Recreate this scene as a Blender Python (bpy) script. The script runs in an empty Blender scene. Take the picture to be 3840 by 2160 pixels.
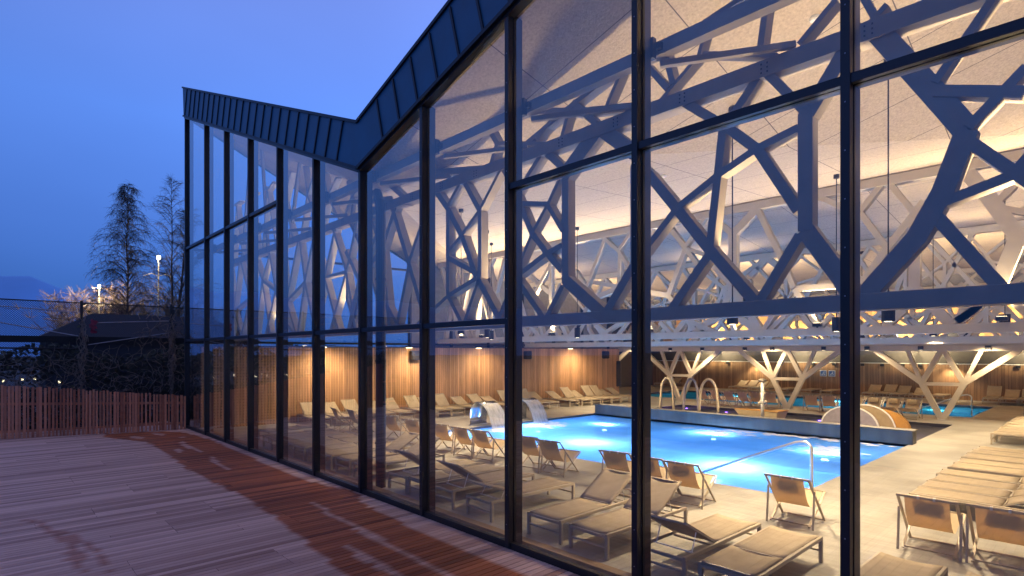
import bpy, bmesh, math, random
from mathutils import Vector, Matrix
R = math.radians
random.seed(7)
sc = bpy.context.scene
col = sc.collection

# ------------------------------------------------------------------ camera
cam = bpy.data.cameras.new('camera'); co = bpy.data.objects.new('camera', cam); col.objects.link(co)
cam.sensor_width = 36.0; cam.lens = 19.79; cam.shift_y = 0.0631
cam.clip_start = 0.1; cam.clip_end = 4000
co.location = (0, -5.505, 2.8); co.rotation_euler = (R(90), 0, R(46.88))
sc.camera = co

# ------------------------------------------------------------------ dusk sky, no sun any more
w = bpy.data.worlds.new('World'); sc.world = w; w.use_nodes = True
nt = w.node_tree; nt.nodes.clear()
wo = nt.nodes.new('ShaderNodeOutputWorld'); bg = nt.nodes.new('ShaderNodeBackground')
sky = nt.nodes.new('ShaderNodeTexSky'); sky.sky_type = 'NISHITA'; sky.sun_disc = False
sky.sun_elevation = R(1.0); sky.sun_rotation = R(40); sky.ozone_density = 6; sky.air_density = 1.6; sky.dust_density = 0.6
tc = nt.nodes.new('ShaderNodeTexCoord'); sep = nt.nodes.new('ShaderNodeSeparateXYZ')
nt.links.new(tc.outputs['Generated'], sep.inputs[0])
# height gradient of the overcast blue hour
rz = nt.nodes.new('ShaderNodeValToRGB'); cr = rz.color_ramp
cr.elements[0].position = 0.0; cr.elements[0].color = (0.030, 0.110, 0.41, 1)
cr.elements[1].position = 1.0; cr.elements[1].color = (0.30, 0.29, 0.56, 1)
for p, c in ((0.06, (0.042, 0.142, 0.50, 1)), (0.18, (0.080, 0.215, 0.73, 1)), (0.34, (0.118, 0.285, 0.92, 1)), (0.55, (0.17, 0.27, 0.78, 1))):
    e = cr.elements.new(p); e.color = c
nt.links.new(sep.outputs['Z'], rz.inputs[0])
# brighter toward the side where the sun went down (camera right)
dotn = nt.nodes.new('ShaderNodeVectorMath'); dotn.operation = 'DOT_PRODUCT'; dotn.inputs[1].default_value = (0.1, 0.99, 0.0)
nt.links.new(tc.outputs['Generated'], dotn.inputs[0])
mr = nt.nodes.new('ShaderNodeMapRange'); mr.inputs['From Min'].default_value = -0.2; mr.inputs['From Max'].default_value = 0.6
mr.inputs['To Min'].default_value = 0.80; mr.inputs['To Max'].default_value = 1.28
nt.links.new(dotn.outputs['Value'], mr.inputs['Value'])
nz = nt.nodes.new('ShaderNodeTexNoise'); nz.inputs['Scale'].default_value = 1.7; nz.inputs['Detail'].default_value = 3
mpn = nt.nodes.new('ShaderNodeMapping'); mpn.inputs['Scale'].default_value = (1, 1, 2.5)
nt.links.new(tc.outputs['Generated'], mpn.inputs[0]); nt.links.new(mpn.outputs[0], nz.inputs['Vector'])
mr2 = nt.nodes.new('ShaderNodeMapRange'); mr2.inputs['To Min'].default_value = 0.84; mr2.inputs['To Max'].default_value = 1.16
nt.links.new(nz.outputs[0], mr2.inputs['Value'])
m1 = nt.nodes.new('ShaderNodeMath'); m1.operation = 'MULTIPLY'
nt.links.new(mr.outputs[0], m1.inputs[0]); nt.links.new(mr2.outputs[0], m1.inputs[1])
vm = nt.nodes.new('ShaderNodeVectorMath'); vm.operation = 'SCALE'
nt.links.new(rz.outputs[0], vm.inputs[0]); nt.links.new(m1.outputs[0], vm.inputs['Scale'])
sks = nt.nodes.new('ShaderNodeVectorMath'); sks.operation = 'SCALE'; sks.inputs['Scale'].default_value = 0.004
nt.links.new(sky.outputs[0], sks.inputs[0])
add = nt.nodes.new('ShaderNodeVectorMath'); add.operation = 'ADD'
nt.links.new(vm.outputs[0], add.inputs[0]); nt.links.new(sks.outputs[0], add.inputs[1])
nt.links.new(add.outputs[0], bg.inputs[0]); bg.inputs[1].default_value = 1.05
nt.links.new(bg.outputs[0], wo.inputs[0])
sc.view_settings.view_transform = 'Standard'; sc.view_settings.look = 'None'
sc.view_settings.exposure = 0.0; sc.view_settings.gamma = 1.0
sc.cycles.max_bounces = 10; sc.cycles.transparent_max_bounces = 24; sc.cycles.diffuse_bounces = 4
sc.cycles.glossy_bounces = 4; sc.cycles.transmission_bounces = 6
sc.cycles.sample_clamp_indirect = 4.0; sc.cycles.caustics_reflective = False; sc.cycles.caustics_refractive = False
sc.cycles.use_denoising = True

# ------------------------------------------------------------------ materials
def newmat(name):
    m = bpy.data.materials.new(name); m.use_nodes = True
    n = m.node_tree; b = n.nodes['Principled BSDF']
    return m, n, b
def N(n, t, **k):
    x = n.nodes.new(t)
    for a, v in k.items():
        setattr(x, a, v)
    return x
def mat(name, colr, rough=0.5, metal=0.0, noise=0.12, scale=6.0, stretch=(1, 1, 1), bump=0.0, spec=0.5):
    m, n, b = newmat(name)
    b.inputs['Roughness'].default_value = rough; b.inputs['Metallic'].default_value = metal
    b.inputs['Specular IOR Level'].default_value = spec
    t = N(n, 'ShaderNodeTexCoord'); mp = N(n, 'ShaderNodeMapping'); mp.inputs['Scale'].default_value = stretch
    z = N(n, 'ShaderNodeTexNoise'); z.inputs['Scale'].default_value = scale; z.inputs['Detail'].default_value = 5
    n.links.new(t.outputs['Object'], mp.inputs[0]); n.links.new(mp.outputs[0], z.inputs['Vector'])
    r = N(n, 'ShaderNodeValToRGB')
    lo = tuple(c * (1 - noise) for c in colr); hi = tuple(min(1, c * (1 + noise)) for c in colr)
    r.color_ramp.elements[0].position = 0.3; r.color_ramp.elements[0].color = (*lo, 1)
    r.color_ramp.elements[1].position = 0.7; r.color_ramp.elements[1].color = (*hi, 1)
    n.links.new(z.outputs[0], r.inputs[0]); n.links.new(r.outputs[0], b.inputs['Base Color'])
    rr = N(n, 'ShaderNodeMapRange'); rr.inputs['To Min'].default_value = max(0.02, rough - 0.08); rr.inputs['To Max'].default_value = min(1, rough + 0.08)
    n.links.new(z.outputs[0], rr.inputs['Value']); n.links.new(rr.outputs[0], b.inputs['Roughness'])
    if bump:
        bp = N(n, 'ShaderNodeBump'); bp.inputs['Strength'].default_value = bump; bp.inputs['Distance'].default_value = 0.02
        n.links.new(z.outputs[0], bp.inputs['Height']); n.links.new(bp.outputs[0], b.inputs['Normal'])
    return m
def emit(name, colr, s):
    m = bpy.data.materials.new(name); m.use_nodes = True; n = m.node_tree; n.nodes.clear()
    o = N(n, 'ShaderNodeOutputMaterial'); e = N(n, 'ShaderNodeEmission'); e.inputs[0].default_value = (*colr, 1); e.inputs[1].default_value = s
    n.links.new(e.outputs[0], o.inputs[0]); return m

M = {}
M['frame'] = mat('dark_anodised_aluminium', (0.016, 0.016, 0.020), 0.38, 0.0, 0.15, 3)
M['cap'] = mat('dark_zinc_cladding', (0.012, 0.115, 0.21), 0.5, 0.0, 0.22, 1.5, (1, 1, 1), 0.0)
M['seam'] = mat('cladding_seam', (0.012, 0.02, 0.03), 0.5, 0.2)
M['timber'] = mat('shaded_timber_paint', (0.38, 0.33, 0.265), 0.55, 0, 0.10, 3, (1, 1, 1), 0.05)  # darker copy of the timber paint, shade put into its colour
M['cream'] = mat('lit_timber_paint', (0.70, 0.62, 0.49), 0.55, 0, 0.06, 3, (1, 1, 1), 0.05)  # paler copy of the same paint, lamp light put into its colour
M['lounger_frame'] = mat('taupe_powder_coat', (0.46, 0.39, 0.29), 0.4, 0.0, 0.05, 8)
M['black'] = mat('black_plastic', (0.012, 0.012, 0.013), 0.45)
M['steel'] = mat('polished_steel', (0.85, 0.84, 0.82), 0.36, 0.85, 0.04)
M['tan_shell'] = mat('tan_shell', (0.30, 0.225, 0.125), 0.5)
M['chrome'] = mat('mirror_steel', (0.50, 0.53, 0.58), 0.2, 1.0, 0.04)
M['white'] = mat('white_enamel', (0.75, 0.74, 0.70), 0.4, 0, 0.05)
M['orange'] = mat('orange_shell', (0.45, 0.23, 0.05), 0.5)
M['lilac'] = mat('pale_lilac_shell', (0.27, 0.245, 0.285), 0.5)
M['concrete'] = mat('board_marked_concrete', (0.14, 0.132, 0.12), 0.75, 0, 0.25, 2.0, (1.2, 1.2, 0.4), 0.15)
M['plaster_grey'] = mat('grey_plaster', (0.30, 0.29, 0.27), 0.85)
M['plaster_dark'] = mat('dark_grey_band', (0.075, 0.07, 0.062), 0.8)
M['sill'] = mat('brown_timber_sill', (0.30, 0.20, 0.11), 0.5, 0, 0.15, 5, (0.3, 3, 1))
M['tile'] = mat('pale_blue_pool_tile', (0.16, 0.50, 0.86), 0.35, 0, 0.08, 3)
M['tile_far'] = mat('turquoise_pool_tile', (0.14, 0.52, 0.60), 0.35, 0, 0.08, 3)
M['edge'] = mat('dark_pool_edge', (0.035, 0.035, 0.04), 0.5)
M['asphalt'] = mat('asphalt', (0.045, 0.045, 0.05), 0.9, 0, 0.25, 2)
M['bark'] = mat('dark_bark', (0.055, 0.045, 0.04), 0.85, 0, 0.3, 5)
M['birch'] = mat('birch_bark', (0.05, 0.045, 0.045), 0.85, 0, 0.45, 4)
M['twig'] = mat('dry_creeper_stem', (0.20, 0.16, 0.13), 0.9, 0, 0.35, 6)
M['net'] = mat('dark_wire', (0.018, 0.018, 0.02), 0.6)
M['pipe'] = mat('galvanised_tube', (0.32, 0.33, 0.36), 0.4, 0.3)
M['house_wall'] = mat('dark_render', (0.03, 0.03, 0.04), 0.9)
M['house_roof'] = mat('dark_slate', (0.022, 0.025, 0.035), 0.9)
M['hill'] = mat('haze_tinted_hill', (0.17, 0.40, 0.68), 1.0, 0, 0.12, 0.02)  # distance haze put into the blue of the hill
M['red'] = mat('red_plastic_bag', (0.22, 0.012, 0.04), 0.5)
M['pole'] = mat('grey_lamp_pole', (0.30, 0.32, 0.30), 0.5)
M['leaf'] = mat('dry_dark_leaf', (0.05, 0.055, 0.03), 0.9, 0, 0.4, 3)
M['lit_warm'] = emit('warm_lamp', (1.0, 0.80, 0.50), 9)
M['lit_street'] = emit('street_lamp_glow', (1.0, 0.93, 0.62), 14)
M['lit_yard'] = emit('yard_lamp_glow', (1.0, 0.85, 0.5), 2.5)
M['lit_pool'] = emit('underwater_lamp', (0.6, 0.75, 1.0), 20)
M['lit_purple'] = emit('violet_pool_led', (0.28, 0.12, 1.0), 14)
M['exit_green'] = emit('small_indicator', (1.0, 0.35, 0.6), 1.2)

def two_sided_fabric(name, c, transl=0.35):
    m, n, b = newmat(name)
    b.inputs['Roughness'].default_value = 0.8; b.inputs['Specular IOR Level'].default_value = 0.2
    t = N(n, 'ShaderNodeTexCoord'); z = N(n, 'ShaderNodeTexNoise'); z.inputs['Scale'].default_value = 5
    wv = N(n, 'ShaderNodeTexChecker'); wv.inputs['Scale'].default_value = 240
    wv.inputs[1].default_value = (*[x * 0.9 for x in c], 1); wv.inputs[2].default_value = (*[min(1, x * 1.06) for x in c], 1)
    n.links.new(t.outputs['Object'], wv.inputs['Vector']); n.links.new(t.outputs['Object'], z.inputs['Vector'])
    mx = N(n, 'ShaderNodeMix', data_type='RGBA', blend_type='MULTIPLY'); mx.inputs[0].default_value = 0.35
    n.links.new(wv.outputs[0], mx.inputs[6]); n.links.new(z.outputs[0], mx.inputs[7])
    n.links.new(mx.outputs[2], b.inputs['Base Color'])
    o = n.nodes['Material Output']; tr = N(n, 'ShaderNodeBsdfTranslucent'); tr.inputs[0].default_value = (min(1, c[0] * 1.05), c[1] * 0.95, c[2] * 0.78, 1)
    ms = N(n, 'ShaderNodeMixShader'); ms.inputs[0].default_value = transl
    n.links.new(b.outputs[0], ms.inputs[1]); n.links.new(tr.outputs[0], ms.inputs[2]); n.links.new(ms.outputs[0], o.inputs[0])
    return m
M['sling'] = two_sided_fabric('beige_mesh_sling', (0.54, 0.45, 0.33), 0.12)
M['canvas'] = two_sided_fabric('sand_canvas', (0.78, 0.66, 0.48), 0.45)
M['cushion'] = mat('sand_cushion', (0.46, 0.36, 0.21), 0.85, 0, 0.08, 14)

def glass_mat():
    m = bpy.data.materials.new('clear_facade_glass'); m.use_nodes = True; n = m.node_tree; n.nodes.clear()
    o = N(n, 'ShaderNodeOutputMaterial'); tr = N(n, 'ShaderNodeBsdfTransparent'); tr.inputs[0].default_value = (0.97, 0.98, 0.98, 1)
    gl = N(n, 'ShaderNodeBsdfGlossy'); gl.inputs['Roughness'].default_value = 0.0; gl.inputs[0].default_value = (1, 1, 1, 1)
    tcg = N(n, 'ShaderNodeTexCoord'); zg = N(n, 'ShaderNodeTexNoise'); zg.inputs['Scale'].default_value = 0.55; n.links.new(tcg.outputs['Object'], zg.inputs['Vector'])
    bg_ = N(n, 'ShaderNodeBump'); bg_.inputs['Strength'].default_value = 0.12; bg_.inputs['Distance'].default_value = 0.05
    n.links.new(zg.outputs[0], bg_.inputs['Height']); n.links.new(bg_.outputs[0], gl.inputs['Normal'])
    lw = N(n, 'ShaderNodeLayerWeight'); lw.inputs[0].default_value = 0.5
    # Schlick on the facing angle, outer faces only
    p5 = N(n, 'ShaderNodeMath', operation='POWER'); p5.inputs[1].default_value = 2.7
    n.links.new(lw.outputs['Facing'], p5.inputs[0])
    sc_ = N(n, 'ShaderNodeMath', operation='MULTIPLY_ADD'); sc_.inputs[1].default_value = 0.92; sc_.inputs[2].default_value = 0.095
    n.links.new(p5.outputs[0], sc_.inputs[0])
    ge = N(n, 'ShaderNodeNewGeometry'); inv = N(n, 'ShaderNodeMath', operation='SUBTRACT'); inv.inputs[0].default_value = 1
    n.links.new(ge.outputs['Backfacing'], inv.inputs[1])
    mu = N(n, 'ShaderNodeMath', operation='MULTIPLY'); n.links.new(sc_.outputs[0], mu.inputs[0]); n.links.new(inv.outputs[0], mu.inputs[1])
    ms = N(n, 'ShaderNodeMixShader'); n.links.new(mu.outputs[0], ms.inputs[0])
    n.links.new(tr.outputs[0], ms.inputs[1]); n.links.new(gl.outputs[0], ms.inputs[2]); n.links.new(ms.outputs[0], o.inputs[0])
    return m
M['glass'] = glass_mat()

def water_mat(name, deep, milk, transl=0.45, clear=0.35, wave=3.0, bump=0.25):
    m = bpy.data.materials.new(name); m.use_nodes = True; n = m.node_tree; n.nodes.clear()
    o = N(n, 'ShaderNodeOutputMaterial')
    t = N(n, 'ShaderNodeTexCoord'); z = N(n, 'ShaderNodeTexNoise'); z.inputs['Scale'].default_value = wave; z.inputs['Detail'].default_value = 6
    z.inputs['Distortion'].default_value = 0.6
    n.links.new(t.outputs['Object'], z.inputs['Vector'])
    bp = N(n, 'ShaderNodeBump'); bp.inputs['Strength'].default_value = bump; bp.inputs['Distance'].default_value = 0.06
    n.links.new(z.outputs[0], bp.inputs['Height'])
    gl = N(n, 'ShaderNodeBsdfGlossy'); gl.inputs['Roughness'].default_value = 0.12; n.links.new(bp.outputs[0], gl.inputs['Normal'])
    tl = N(n, 'ShaderNodeBsdfTranslucent'); tl.inputs[0].default_value = (*milk, 1)
    df = N(n, 'ShaderNodeBsdfDiffuse'); df.inputs[0].default_value = (*deep, 1); n.links.new(bp.outputs[0], df.inputs['Normal'])
    tr = N(n, 'ShaderNodeBsdfTransparent'); tr.inputs[0].default_value = (deep[0] * 0.5 + 0.4, deep[1] * 0.5 + 0.5, 1, 1)
    a = N(n, 'ShaderNodeMixShader'); a.inputs[0].default_value = 0.4
    n.links.new(tl.outputs[0], a.inputs[1]); n.links.new(df.outputs[0], a.inputs[2])
    z2 = N(n, 'ShaderNodeTexNoise'); z2.inputs['Scale'].default_value = 0.35; z2.inputs['Detail'].default_value = 3
    n.links.new(t.outputs['Object'], z2.inputs['Vector'])
    mr = N(n, 'ShaderNodeMapRange'); mr.inputs['From Min'].default_value = 0.35; mr.inputs['From Max'].default_value = 0.65
    mr.inputs['To Min'].default_value = max(0, clear - 0.15); mr.inputs['To Max'].default_value = clear + 0.15
    n.links.new(z2.outputs[0], mr.inputs['Value'])
    b_ = N(n, 'ShaderNodeMixShader'); n.links.new(mr.outputs[0], b_.inputs[0])
    n.links.new(a.outputs[0], b_.inputs[1]); n.links.new(tr.outputs[0], b_.inputs[2])
    fr = N(n, 'ShaderNodeFresnel'); fr.inputs[0].default_value = 1.33; n.links.new(bp.outputs[0], fr.inputs['Normal'])
    ge = N(n, 'ShaderNodeNewGeometry'); inv = N(n, 'ShaderNodeMath', operation='SUBTRACT'); inv.inputs[0].default_value = 1
    n.links.new(ge.outputs['Backfacing'], inv.inputs[1])
    mu = N(n, 'ShaderNodeMath', operation='MULTIPLY'); n.links.new(fr.outputs[0], mu.inputs[0]); n.links.new(inv.outputs[0], mu.inputs[1])
    ms = N(n, 'ShaderNodeMixShader'); n.links.new(mu.outputs[0], ms.inputs[0]); n.links.new(b_.outputs[0], ms.inputs[1]); n.links.new(gl.outputs[0], ms.inputs[2])
    n.links.new(ms.outputs[0], o.inputs[0]); return m
M['water'] = water_mat('bubbling_blue_water', (0.16, 0.38, 0.62), (0.24, 0.52, 0.84), clear=0.24, wave=2.2, bump=0.5)
M['water_far'] = water_mat('turquoise_water', (0.04, 0.26, 0.32), (0.10, 0.45, 0.52), clear=0.5, wave=2)
M['water_kid'] = water_mat('shallow_grey_water', (0.20, 0.19, 0.20), (0.3, 0.3, 0.36), clear=0.45, wave=4)
def foam_mat():
    m, n, b = newmat('white_foam'); b.inputs['Base Color'].default_value = (0.85, 0.9, 0.95, 1); b.inputs['Roughness'].default_value = 0.6
    b.inputs['Alpha'].default_value = 0.45
    return m
M['foam'] = foam_mat()
def sheetwater():
    m = bpy.data.materials.new('falling_water_sheet'); m.use_nodes = True; n = m.node_tree; n.nodes.clear()
    o = N(n, 'ShaderNodeOutputMaterial'); tr = N(n, 'ShaderNodeBsdfTransparent'); df = N(n, 'ShaderNodeBsdfTranslucent'); df.inputs[0].default_value = (0.8, 0.8, 0.75, 1)
    d2 = N(n, 'ShaderNodeBsdfDiffuse'); d2.inputs[0].default_value = (0.7, 0.68, 0.6, 1)
    a = N(n, 'ShaderNodeMixShader'); n.links.new(df.outputs[0], a.inputs[1]); n.links.new(d2.outputs[0], a.inputs[2])
    t = N(n, 'ShaderNodeTexCoord'); mp = N(n, 'ShaderNodeMapping'); mp.inputs['Scale'].default_value = (1, 14, 1); z = N(n, 'ShaderNodeTexNoise'); z.inputs['Scale'].default_value = 4
    n.links.new(t.outputs['Object'], mp.inputs[0]); n.links.new(mp.outputs[0], z.inputs['Vector'])
    b_ = N(n, 'ShaderNodeMixShader'); n.links.new(z.outputs[0], b_.inputs[0]); n.links.new(a.outputs[0], b_.inputs[1]); n.links.new(tr.outputs[0], b_.inputs[2])
    n.links.new(b_.outputs[0], o.inputs[0]); return m
M['fall'] = sheetwater()

def lines(n, coord_out, axis, pitch, width):
    """1 on thin lines every pitch metres along an axis of object space"""
    s = N(n, 'ShaderNodeSeparateXYZ'); n.links.new(coord_out, s.inputs[0])
    d = N(n, 'ShaderNodeMath', operation='DIVIDE'); d.inputs[1].default_value = pitch; n.links.new(s.outputs[axis], d.inputs[0])
    f = N(n, 'ShaderNodeMath', operation='FRACT'); n.links.new(d.outputs[0], f.inputs[0])
    l = N(n, 'ShaderNodeMath', operation='LESS_THAN'); l.inputs[1].default_value = width / pitch; n.links.new(f.outputs[0], l.inputs[0])
    fl = N(n, 'ShaderNodeMath', operation='FLOOR'); n.links.new(d.outputs[0], fl.inputs[0])
    return l.outputs[0], fl.outputs[0]
def mxc(n, fac, a, b):
    x = N(n, 'ShaderNodeMix', data_type='RGBA')
    n.links.new(fac, x.inputs[0])
    for i, v in ((6, a), (7, b)):
        if isinstance(v, tuple): x.inputs[i].default_value = (*v, 1)
        else: n.links.new(v, x.inputs[i])
    return x.outputs[2]
def ceiling_mat():
    m, n, b = newmat('wood_wool_ceiling_panels'); b.inputs['Roughness'].default_value = 0.95; b.inputs['Specular IOR Level'].default_value = 0.1
    t = N(n, 'ShaderNodeTexCoord'); o = t.outputs['Object']
    z = N(n, 'ShaderNodeTexNoise'); z.inputs['Scale'].default_value = 22; z.inputs['Detail'].default_value = 8; z.inputs['Roughness'].default_value = 0.75
    n.links.new(o, z.inputs['Vector'])
    r = N(n, 'ShaderNodeValToRGB'); r.color_ramp.elements[0].position = 0.32; r.color_ramp.elements[0].color = (0.46, 0.38, 0.29, 1)
    r.color_ramp.elements[1].position = 0.66; r.color_ramp.elements[1].color = (0.72, 0.61, 0.48, 1)
    n.links.new(z.outputs[0], r.inputs[0])
    l1, f1 = lines(n, o, 0, 2.16, 0.016)
    sh = N(n, 'ShaderNodeMapping'); sh.inputs['Rotation'].default_value = (0, 0, 0.0); n.links.new(o, sh.inputs[0])
    l2, f2 = lines(n, sh.outputs[0], 1, 1.25, 0.014)
    mxm = N(n, 'ShaderNodeMath', operation='MAXIMUM'); n.links.new(l1, mxm.inputs[0]); n.links.new(l2, mxm.inputs[1])
    c = mxc(n, mxm.outputs[0], r.outputs[0], (0.16, 0.13, 0.11)); n.links.new(c, b.inputs['Base Color'])
    bp = N(n, 'ShaderNodeBump'); bp.inputs['Strength'].default_value = 0.5; bp.inputs['Distance'].default_value = 0.02
    n.links.new(z.outputs[0], bp.inputs['Height']); n.links.new(bp.outputs[0], b.inputs['Normal'])
    return m
M['ceiling'] = ceiling_mat()
def plank_wall(name, axis, base, pitch=0.11, dots=False):
    m, n, b = newmat(name); b.inputs['Roughness'].default_value = 0.6
    t = N(n, 'ShaderNodeTexCoord'); o = t.outputs['Object']
    l, f = lines(n, o, axis, pitch, 0.010)
    wn = N(n, 'ShaderNodeTexWhiteNoise', noise_dimensions='1D'); n.links.new(f, wn.inputs['W'])
    mp = N(n, 'ShaderNodeMapping'); mp.inputs['Scale'].default_value = (9, 9, 0.7); n.links.new(o, mp.inputs[0])
    z = N(n, 'ShaderNodeTexNoise'); z.inputs['Scale'].default_value = 2.2; z.inputs['Detail'].default_value = 6; n.links.new(mp.outputs[0], z.inputs['Vector'])
    ad = N(n, 'ShaderNodeMath', operation='MULTIPLY_ADD'); ad.inputs[1].default_value = 0.45; n.links.new(wn.outputs[0], ad.inputs[0])
    sb = N(n, 'ShaderNodeMath', operation='MULTIPLY'); sb.inputs[1].default_value = 0.7; n.links.new(z.outputs[0], sb.inputs[0]); n.links.new(sb.outputs[0], ad.inputs[2])
    r = N(n, 'ShaderNodeValToRGB'); r.color_ramp.elements[0].position = 0.25; r.color_ramp.elements[0].color = (*[x * 0.62 for x in base], 1)
    r.color_ramp.elements[1].position = 0.85; r.color_ramp.elements[1].color = (*[min(1, x * 1.35) for x in base], 1)
    n.links.new(ad.outputs[0], r.inputs[0])
    c = mxc(n, l, r.outputs[0], tuple(x * 0.25 for x in base))
    if dots:
        d1, _ = lines(n, o, axis, 0.11, 0.045); d2, _ = lines(n, o, 2, 0.11, 0.045)
        mm = N(n, 'ShaderNodeMath', operation='MULTIPLY'); n.links.new(d1, mm.inputs[0]); n.links.new(d2, mm.inputs[1])
        s = N(n, 'ShaderNodeSeparateXYZ'); n.links.new(o, s.inputs[0])
        lt = N(n, 'ShaderNodeMapRange'); lt.inputs['From Min'].default_value = 11; lt.inputs['From Max'].default_value = 6; lt.inputs['To Max'].default_value = 0.8
        n.links.new(s.outputs[axis], lt.inputs['Value'])
        m2 = N(n, 'ShaderNodeMath', operation='MULTIPLY'); n.links.new(mm.outputs[0], m2.inputs[0]); n.links.new(lt.outputs[0], m2.inputs[1])
        c = mxc(n, m2.outputs[0], c, (0.05, 0.03, 0.015))
    n.links.new(c, b.inputs['Base Color']); return m
M['wood_end'] = plank_wall('perforated_larch_panels', 0, (0.54, 0.30, 0.145), 0.11, True)
M['wood_far'] = plank_wall('larch_boarding', 0, (0.34, 0.20, 0.10), 0.15)
M['wood_up'] = plank_wall('gallery_larch_boarding', 0, (0.50, 0.28, 0.10), 0.3)
def floor_mat():
    m, n, b = newmat('pale_stone_tile_floor'); b.inputs['Roughness'].default_value = 0.45
    t = N(n, 'ShaderNodeTexCoord'); o = t.outputs['Object']
    z = N(n, 'ShaderNodeTexNoise'); z.inputs['Scale'].default_value = 0.9; z.inputs['Detail'].default_value = 7; n.links.new(o, z.inputs['Vector'])
    mp = N(n, 'ShaderNodeMapping'); mp.inputs['Scale'].default_value = (1.2, 7, 1); n.links.new(o, mp.inputs[0])
    z2 = N(n, 'ShaderNodeTexNoise'); z2.inputs['Scale'].default_value = 1.6; z2.inputs['Detail'].default_value = 8; n.links.new(mp.outputs[0], z2.inputs['Vector'])
    mm = N(n, 'ShaderNodeMath', operation='ADD'); n.links.new(z.outputs[0], mm.inputs[0]); n.links.new(z2.outputs[0], mm.inputs[1])
    r = N(n, 'ShaderNodeValToRGB'); r.color_ramp.elements[0].position = 0.72; r.color_ramp.elements[0].color = (0.17, 0.165, 0.15, 1)
    r.color_ramp.elements[1].position = 1.25; r.color_ramp.elements[1].color = (0.46, 0.445, 0.41, 1)
    hf = N(n, 'ShaderNodeMath', operation='MULTIPLY'); hf.inputs[1].default_value = 1.0; n.links.new(mm.outputs[0], hf.inputs[0]); n.links.new(hf.outputs[0], r.inputs[0])
    r.color_ramp.elements[0].position = 0.40; r.color_ramp.elements[1].position = 1.0
    hf.inputs[1].default_value = 0.7
    l1, _ = lines(n, o, 0, 1.2, 0.008); l2, _ = lines(n, o, 1, 0.6, 0.008)
    mx = N(n, 'ShaderNodeMath', operation='MAXIMUM'); n.links.new(l1, mx.inputs[0]); n.links.new(l2, mx.inputs[1])
    ml = N(n, 'ShaderNodeMath', operation='MULTIPLY'); ml.inputs[1].default_value = 0.45; n.links.new(mx.outputs[0], ml.inputs[0])
    c = mxc(n, ml.outputs[0], r.outputs[0], (0.22, 0.20, 0.16)); n.links.new(c, b.inputs['Base Color'])
    rr = N(n, 'ShaderNodeMapRange'); rr.inputs['To Min'].default_value = 0.25; rr.inputs['To Max'].default_value = 0.65; n.links.new(z2.outputs[0], rr.inputs['Value']); n.links.new(rr.outputs[0], b.inputs['Roughness'])
    return m
M['floor'] = floor_mat()
def deck_mat():
    m, n, b = newmat('larch_deck_boards')
    t = N(n, 'ShaderNodeTexCoord'); o = t.outputs['Object']
    at = N(n, 'ShaderNodeAttribute'); at.attribute_name = 'tone'; aw = N(n, 'ShaderNodeAttribute'); aw.attribute_name = 'wet'
    mp = N(n, 'ShaderNodeMapping'); mp.inputs['Scale'].default_value = (16, 0.9, 1); n.links.new(o, mp.inputs[0])
    z = N(n, 'ShaderNodeTexNoise'); z.inputs['Scale'].default_value = 2.4; z.inputs['Detail'].default_value = 6; n.links.new(mp.outputs[0], z.inputs['Vector'])
    z3 = N(n, 'ShaderNodeTexNoise'); z3.inputs['Scale'].default_value = 0.5; z3.inputs['Detail'].default_value = 4; n.links.new(o, z3.inputs['Vector'])
    s1 = N(n, 'ShaderNodeMath', operation='MULTIPLY_ADD'); s1.inputs[1].default_value = 0.5; n.links.new(z.outputs[0], s1.inputs[0]); n.links.new(at.outputs['Fac'], s1.inputs[2])
    s2 = N(n, 'ShaderNodeMath', operation='MULTIPLY_ADD'); s2.inputs[1].default_value = 0.35; n.links.new(z3.outputs[0], s2.inputs[0]); n.links.new(s1.outputs[0], s2.inputs[2])
    r = N(n, 'ShaderNodeValToRGB'); r.color_ramp.elements[0].position = 0.25; r.color_ramp.elements[0].color = (0.34, 0.19, 0.14, 1)
    r.color_ramp.elements[1].position = 1.0; r.color_ramp.elements[1].color = (0.70, 0.46, 0.36, 1); n.links.new(s2.outputs[0], r.inputs[0])
    rw = N(n, 'ShaderNodeValToRGB'); rw.color_ramp.elements[0].position = 0.25; rw.color_ramp.elements[0].color = (0.16, 0.040, 0.015, 1)
    rw.color_ramp.elements[1].position = 1.0; rw.color_ramp.elements[1].color = (0.46, 0.14, 0.055, 1); n.links.new(s2.outputs[0], rw.inputs[0])
    c = mxc(n, aw.outputs['Fac'], r.outputs[0], rw.outputs[0]); n.links.new(c, b.inputs['Base Color'])
    rr = N(n, 'ShaderNodeMapRange'); rr.inputs['To Min'].default_value = 0.75; rr.inputs['To Max'].default_value = 0.58; n.links.new(aw.outputs['Fac'], rr.inputs['Value']); n.links.new(rr.outputs[0], b.inputs['Roughness'])
    b.inputs['Specular IOR Level'].default_value = 0.22
    bp = N(n, 'ShaderNodeBump'); bp.inputs['Strength'].default_value = 0.3; bp.inputs['Distance'].default_value = 0.01; n.links.new(z.outputs[0], bp.inputs['Height']); n.links.new(bp.outputs[0], b.inputs['Normal'])
    return m
M['deck'] = deck_mat()
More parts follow.
